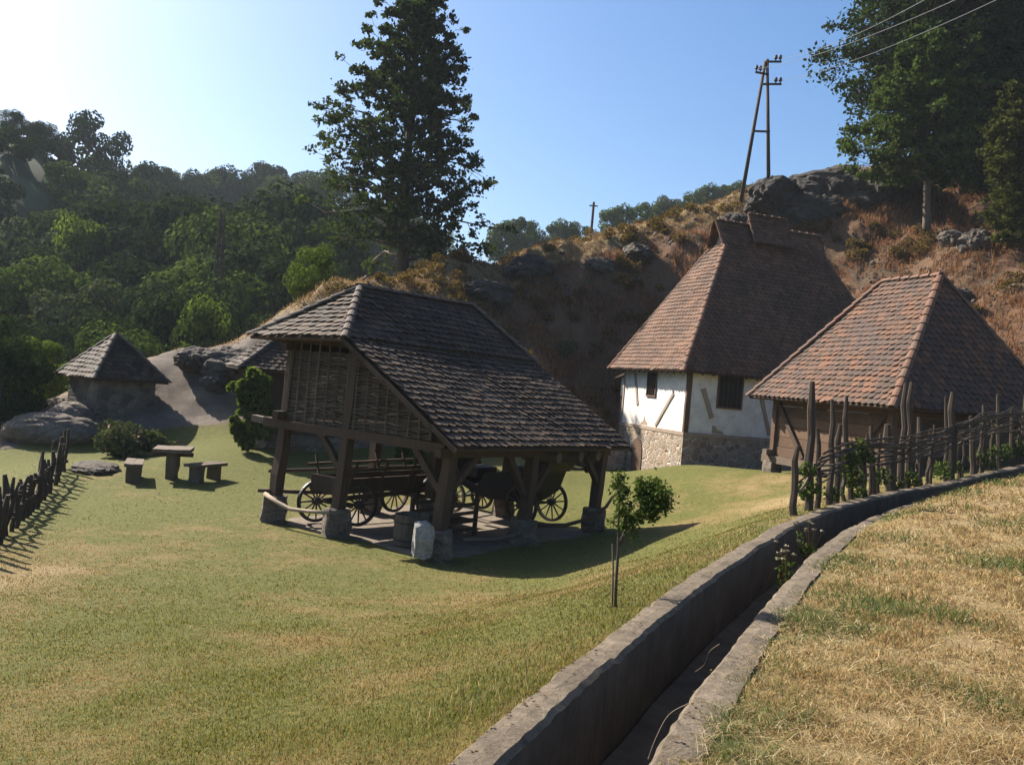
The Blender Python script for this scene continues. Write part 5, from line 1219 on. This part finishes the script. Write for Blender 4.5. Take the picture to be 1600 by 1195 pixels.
oc = np.array([(1, 0, 0), (-1, 0, 0), (0, 1, 0), (0, -1, 0), (0, 0, 1), (0, 0, -1)], float); of = np.array([(0, 2, 4), (2, 1, 4), (1, 3, 4), (3, 0, 4), (2, 0, 5), (1, 2, 5), (3, 1, 5), (0, 3, 5)])
sz = rng.uniform(.03, .10, len(x))*rng.choice([1, 1, 1, 1.8], len(x)); V = np.stack([x, y, z], -1)[:, None]+(oc[None]*rng.uniform(.6, 1.3, (len(x), 6, 1))+rng.normal(0, .25, (len(x), 6, 3)))*sz[:, None, None]
tag(np_mesh('slope_rubble', V.reshape(-1, 3), (of[None]+np.arange(len(x))[:, None, None]*6).reshape(-1, 3), M['rubble']), 'loose brownish grey rubble strewn over the dry slope', 'rubble', None, 'stuff')
pts = []; n = 700; x = rng.uniform(-7, 25, n); y = rng.uniform(27.5, 50, n); k = (hill_mask(x, y) > .5) & (pnoise(x, y, .3, 17) > -.05); x, y = x[k], y[k]; z = z_lawn(x, y)
for a, b, c in zip(x, y, z): r_ = random.uniform(.18, .5); pts.append(shell((a, b, c+r_*.4), (r_, r_, r_*.8), int(260*r_/.4), .35))
P_ = np.concatenate(pts); V, Q = leaf_quads(P_, .075, .3, 1.5); tag(np_mesh('slope_shrubs', V, Q, M['leaf_dry']), 'withered brown shrubs dotted over the dry slope', 'shrubs', None, 'stuff')
for k, (px, py, Yd, w, mt) in enumerate(((985, 440, 37.5, .7, 'leaf_dry'), (905, 500, 33, .8, 'leaf_dry'), (860, 520, 32, .6, 'leaf_olive'), (900, 405, 38, .6, 'leaf_olive'), (1010, 410, 39, .5, 'leaf_dry'), (780, 470, 33, .7, 'leaf_dry'), (1040, 470, 37, .6, 'leaf_olive'), (930, 560, 31, .7, 'leaf_dry'), (1300, 430, 38, .5, 'leaf_mid'), (1560, 540, 29, .8, 'leaf_mid'), (1595, 560, 27, .9, 'leaf_mid'))):
    p = at(px, py, Yd); g = zl(p.x, p.y)
    lab = {0: 'rust coloured bush on the slope left of the white house roof', 1: 'withered brown bush on the slope behind the barn', 2: 'olive bush above the barn eave', 3: 'small olive bush high on the slope', 4: 'brown bush high beside the house ridge', 5: 'brown bush right of the oak foot', 6: 'olive bush beside the white house roof', 7: 'brown bush low behind the white house', 8: 'green bush right of the white house ridge', 9: 'green bush right of the granary roof', 10: 'leafy green bush at the right edge behind the granary'}[k]
    bush('dry_bush' if 'dry' in mt else 'bush', lab, 'bush', (p.x, p.y, g-.05), (w, w, w*1.1), 1300, .11, mt, 9)

# sapling beside the channel
sb = on_bank(962, 948, -.12); sy = 7.3; sb = at(962, 948, sy); gz_ = zl(sb.x, sb.y)
for _ in range(40):
    sb = at(962, 948, sy); gz_ = zl(sb.x, sb.y); sy += (.15 if sb.z > gz_ else -.15)*.5
sap = thing('sapling', 'thin young sapling tied to a stake beside the channel', 'sapling', (sb.x, sb.y, gz_))
def sp(px, py, dy=0): return at(px, py, sb.y+dy)
m = MB(); m.tube([Vector((sb.x, sb.y, gz_-.05)), sp(963, 900), sp(966, 860), sp(966, 820), sp(968, 790), sp(970, 760), sp(968, 735)], [.014, .013, .012, .010, .008, .006, .003], 7)
m.tube([sp(966, 855), sp(976, 830, .05), sp(990, 815, .08), sp(1005, 795, .1), sp(1020, 775, .12)], [.012, .010, .008, .006, .004], 6); m.tube([sp(967, 850), sp(985, 838, -.05), sp(1000, 825, -.06)], [.008, .006, .003], 5)
m.build('trunk', M['bark'], sap, True)
m = MB(); m.tube([Vector((sb.x-.02, sb.y+.05, gz_-.05)), sp(958, 890, .05), sp(957, 850, .05)], [.009, .008, .007], 6); m.build('stake', M['timber_v'], sap)
k_ = sb.y/FPX
cl = [(968, 745, 9, 60), (962, 758, 9, 60), (976, 765, 9, 70), (968, 778, 9, 70), (984, 790, 8, 50), (972, 800, 10, 90), (985, 812, 12, 150), (1000, 806, 11, 130), (1003, 770, 13, 190), (1020, 762, 14, 260), (1034, 772, 13, 240), (1040, 785, 11, 160), (1024, 788, 15, 260), (1010, 792, 12, 160), (1022, 806, 9, 90), (958, 815, 8, 40), (975, 825, 9, 60), (990, 835, 8, 40), (1000, 755, 8, 60)]
C = np.concatenate([rng.normal(size=(nn, 3))*r_*k_*.55+np.array(sp(px, py, random.uniform(-.06, .08))) for px, py, r_, nn in cl]); C = np.concatenate([C, C+rng.normal(size=C.shape)*.012]); V, Q = leaf_quads(C, .017, .5, 1.9); np_mesh('leaves', V, Q, M['leaf_mid'], sap)
# ivy and weeds at the foot of the right fence
pts = []
for px, py, r_, nn in ((1322, 720, .2, 220), (1328, 745, .2, 220), (1340, 700, .18, 150), (1350, 712, .15, 120), (1262, 765, .16, 150), (1300, 770, .14, 110), (1376, 745, .18, 150), (1420, 748, .2, 160), (1470, 735, .2, 170), (1490, 728, .15, 120), (1535, 715, .22, 170), (1565, 705, .22, 190), (1590, 700, .22, 190), (1340, 770, .14, 110), (1260, 735, .12, 80), (1400, 755, .12, 80)):
    p, k = on_fence(px, py)
    if p is not None: pts.append(shell((p.x, p.y, k*p.y), (r_*1.3, r_, r_), nn, .2))
V, Q = leaf_quads(np.concatenate(pts), .055, .3, 1.4); tag(np_mesh('fence_weeds', V, Q, M['leaf_mid']), 'green weeds and ivy growing through the stakes of the right fence', 'weeds', None, 'stuff')

# small life: leaf litter on the channel, plants and dry stalks in it
pts = []
for k in range(900):
    i = random.randint(6, len(CL)-12); f = random.random(); i2 = CL[i]+(CL[i+1]-CL[i])*f; wl_ = random.random()
    if wl_ < .5: o = HW+TW-abs(random.gauss(0, .06)); zz = .012
    elif wl_ < .75: o = random.uniform(-HW, HW); zz = -.565
    else: o = -HW-KW*random.random(); zz = .012
    q = i2+CN[i]*o; pts.append((q[0], q[1], float(zb(i2[1]))+zz))
V, Q = leaf_quads(np.array(pts), .015, 6.0, 1.5); tag(np_mesh('leaf_litter', V, Q, M['leaf_dry']), 'dry leaf litter and crumbs lying on the channel', 'leaf litter', None, 'stuff')
for k, (px, py, lab) in enumerate(((1236, 872, 'pale headed wild plant growing in the channel, nearer one'), (1272, 835, 'pale headed wild plant growing in the channel, farther one'))):
    c = on_bank(px, py); c = Vector((c.x-.03, c.y, float(zb(c.y))-.5)); T = thing('wild_plant', lab, 'plant', tuple(c), 'wild plants in the channel'); m = MB(); hd = []
    for j in range(9):
        a = random.uniform(0, 6.28); r_ = random.uniform(.05, .22); h = random.uniform(.4, .68); e = c+Vector((math.cos(a)*r_, math.sin(a)*r_, h)); m.tube([c, c.lerp(e, .5)+Vector((0, 0, .06)), e], [.006, .005, .003], 5); hd.append(e)
    m.build('stems', M['leaf_dry'], T)
    
    for e in hd: V, Q = leaf_quads(np.array(e)+np.clip(rng.normal(size=(30, 3)), -1.4, 1.4)*np.array((.014, .014, .006)), .018, 1, 1.1); np_mesh('flower_head', V, Q, M['straw_head'], T)
    V, Q = leaf_quads(np.concatenate([np.array(c.lerp(e, random.uniform(.3, .8)))+rng.normal(size=(7, 3))*.03 for e in hd for _ in range(2)]), .03, .5, 2.0); np_mesh('leaves', V, Q, M['leaf_mid'], T)
for k, (pp, lab) in enumerate((([(1075, 1108), (1045, 1125), (1025, 1160), (1012, 1195)], 'curved dry stalk drooping over the kerb, nearer one'), ([(1124, 1013), (1108, 1025), (1100, 1045), (1086, 1056)], 'curved dry stalk drooping over the kerb, farther one'))):
    ps = []
    for j, (a, b) in enumerate(pp):
        kx, kk = ray(a, b); y_ = (-1.57-.1*j)/kk; ps.append(Vector((kx*y_, y_, kk*y_+.03)))
    m = MB(); m.tube([tuple(p) for p in catmull(ps, 6)], [.0032]*(6*3+1), 5); tag(m.build('dry_stalk', M['timber_v']), lab, 'dry stalk', 'dry stalks on the kerb')

# ------------------------------------------------------------------ poles and wires
ppY = 48.5
bl_, br_ = at(1160, 302, ppY), at(1201, 290, ppY); tpx = lambda a, b: at(a, b, ppY)
pl = thing('double_pole', 'leaning A shaped wooden double utility pole on the ridge', 'utility pole', (br_.x, br_.y, zl(br_.x, br_.y)))
for b, t_ in ((bl_, tpx(1196, 96)), (br_, tpx(1199, 93))):
    g = zl(b.x, b.y); d = (b-t_); b2 = t_+d*((t_.z-g+.4)/(t_.z-b.z)); m = MB(); m.tube([b2, t_], [.115, .08], 9); m.build('pole', M['timber'], pl, True)
for a, b in (((1196, 98), (1220, 98)), ((1179, 114), (1200, 118)), ((1190, 133), (1220, 133)), ((1175, 206), (1202, 207))):
    m = MB(); m.beam(tpx(*a)-Vector((0, .12, 0)), tpx(*b)-Vector((0, .12, 0)), .08, .10); m.build('crossarm', M['timber'], pl)
for a in ((1211, 96), (1218, 96), (1181, 112), (1187, 113), (1211, 131), (1218, 131)):
    m = MB(); m.lathe(tpx(*a)-Vector((0, .12, 0)), [(.03, 0), (.04, .06), (.10, .09), (.10, .17), (.06, .19), (.09, .22), (.06, .29), (.02, .31)], 10); m.build('insulator', M['ceramic'], pl, True)
for (a, b) in (((1219, 93), (1431, 0)), ((1219, 128), (1541, 0)), ((1182, 109), (1476, 0))):
    p0 = tpx(*a)-Vector((0, .12, 0)); x1 = b[0]+(b[0]-a[0])*.3; y1 = b[1]+(b[1]-a[1])*.3; p1 = at(x1, y1, 22.0)
    pts = []
    for i in range(25):
        s = i/24; p = p0.lerp(p1, s); p.z -= .35*4*s*(1-s); pts.append(p)
    m = MB(); m.tube(pts, .009, 5); lab = {0: 'upper', 1: 'lower', 2: 'middle'}[((1219, 93), (1219, 128), (1182, 109)).index(a)]
    tag(m.build('power_line', M['wire']), lab + ' of the three power lines running from the double pole to the trees', 'power line', 'power lines from the double pole')
b = at(928, 352, 60); t_ = at(928, 316, 60); sp_ = thing('utility_pole', 'small distant single utility pole standing behind the ridge', 'utility pole', (b.x, b.y, zl(b.x, b.y)))
m = MB(); m.tube([Vector((t_.x-.02, 60, zl(b.x, 60)-.3)), t_], [.11, .08], 8); m.build('pole', M['timber'], sp_)
m = MB(); m.beam(t_+Vector((-.28, 0, -.25)), t_+Vector((.28, 0, -.25)), .07, .08); m.build('crossarm', M['timber'], sp_)
py = thing('lattice_pylon', 'slender steel lattice pylon standing before the far wood', 'pylon', tuple(at(341, 470, 56)))
pt_ = at(348, 330, 56); pb = at(341, 480, 56); pb.z = min(pb.z, gnd(pb.x, pb.y)); L = pt_.z-pb.z
def lat(i, t): s = .42*(1-t)+.11*t; return pb.lerp(pt_, t)+Vector(((-s, s, s, -s)[i], (-s, -s, s, s)[i], 0))
for i in range(4): m = MB(); m.beam(lat(i, 0), lat(i, 1), .055, .055); m.build('leg', M['steel'], py)
m = MB()
for k in range(9):
    for i in range(4): m.beam(lat(i, k/9), lat((i+1) % 4, (k+1)/9), .026, .026); m.beam(lat((i+1) % 4, k/9), lat(i, (k+1)/9), .026, .026)
m.build('lattice', M['steel'], py)
for t_, w in ((.84, 1.1), (.5, 1.3)): c = pb.lerp(pt_, t_); m = MB(); m.beam(c-Vector((w*.55, 0, 0)), c+Vector((w, 0, 0)), .1, .1); m.build('crossarm', M['steel'], py)

hz = bpy.data.materials.new('haze'); hz.use_nodes = True; hn_ = hz.node_tree.nodes; hn_.remove(hn_['Principled BSDF'])
pv = hn_.new('ShaderNodeVolumePrincipled'); pv.inputs['Color'].default_value = (.80, .88, .95, 1); pv.inputs['Density'].default_value = HAZE; hz.node_tree.links.new(pv.outputs[0], hn_['Material Output'].inputs['Volume'])
m = MB(); m.box((0, 115, 25), (420, 330, 80)); ho = m.build('haze', hz); ho['kind'] = 'stuff'; ho['label'] = 'thin summer haze filling the valley air'
# ------------------------------------------------------------------ light, sky, camera
SUN_EL, SUN_TH = 39.0, 35.0
sd = Vector((-math.cos(R(SUN_TH))*math.cos(R(SUN_EL)), math.sin(R(SUN_TH))*math.cos(R(SUN_EL)), math.sin(R(SUN_EL))))
L = bpy.data.lights.new('sun', 'SUN'); L.energy = 5.0; L.angle = R(.53); L.color = (1, .93, .82)
so = bpy.data.objects.new('sun', L); COL.objects.link(so); so.rotation_euler = sd.to_track_quat('Z', 'Y').to_euler()
w = bpy.data.worlds.new('World'); scn.world = w; w.use_nodes = True; nt = w.node_tree
sky = nt.nodes.new('ShaderNodeTexSky'); sky.sky_type = 'NISHITA'; sky.sun_disc = False; sky.sun_elevation = R(SUN_EL)
sky.sun_rotation = math.atan2(sd.x, sd.y)   # azimuth from +Y towards +X
sky.air_density = 1.0; sky.dust_density = 2.4; sky.ozone_density = 3.0; sky.altitude = 300
hsv = nt.nodes.new('ShaderNodeHueSaturation'); hsv.inputs["Saturation"].default_value = 1.26; nt.links.new(sky.outputs[0], hsv.inputs['Color'])
nt.links.new(hsv.outputs[0], nt.nodes['Background'].inputs[0]); nt.nodes['Background'].inputs[1].default_value = .070
cam = bpy.data.cameras.new('camera'); co = bpy.data.objects.new('camera', cam); COL.objects.link(co); scn.camera = co
cam.sensor_fit = 'HORIZONTAL'; cam.sensor_width = 36; cam.lens = 36*FPX/1600; cam.clip_end = 2000; cam.clip_start = .05
co.matrix_world = Matrix(((CR, -SR, 0, 0), (0, 0, -1, 0), (SR, CR, 0, 0), (0, 0, 0, 1)))
vs = scn.view_settings; vs.view_transform = 'Standard'; vs.look = 'None'; vs.exposure = 1.4; vs.gamma = 1
scn.cycles.use_denoising = True
scn.cycles.max_bounces = 6; scn.cycles.diffuse_bounces = 1; scn.cycles.transparent_max_bounces = 4
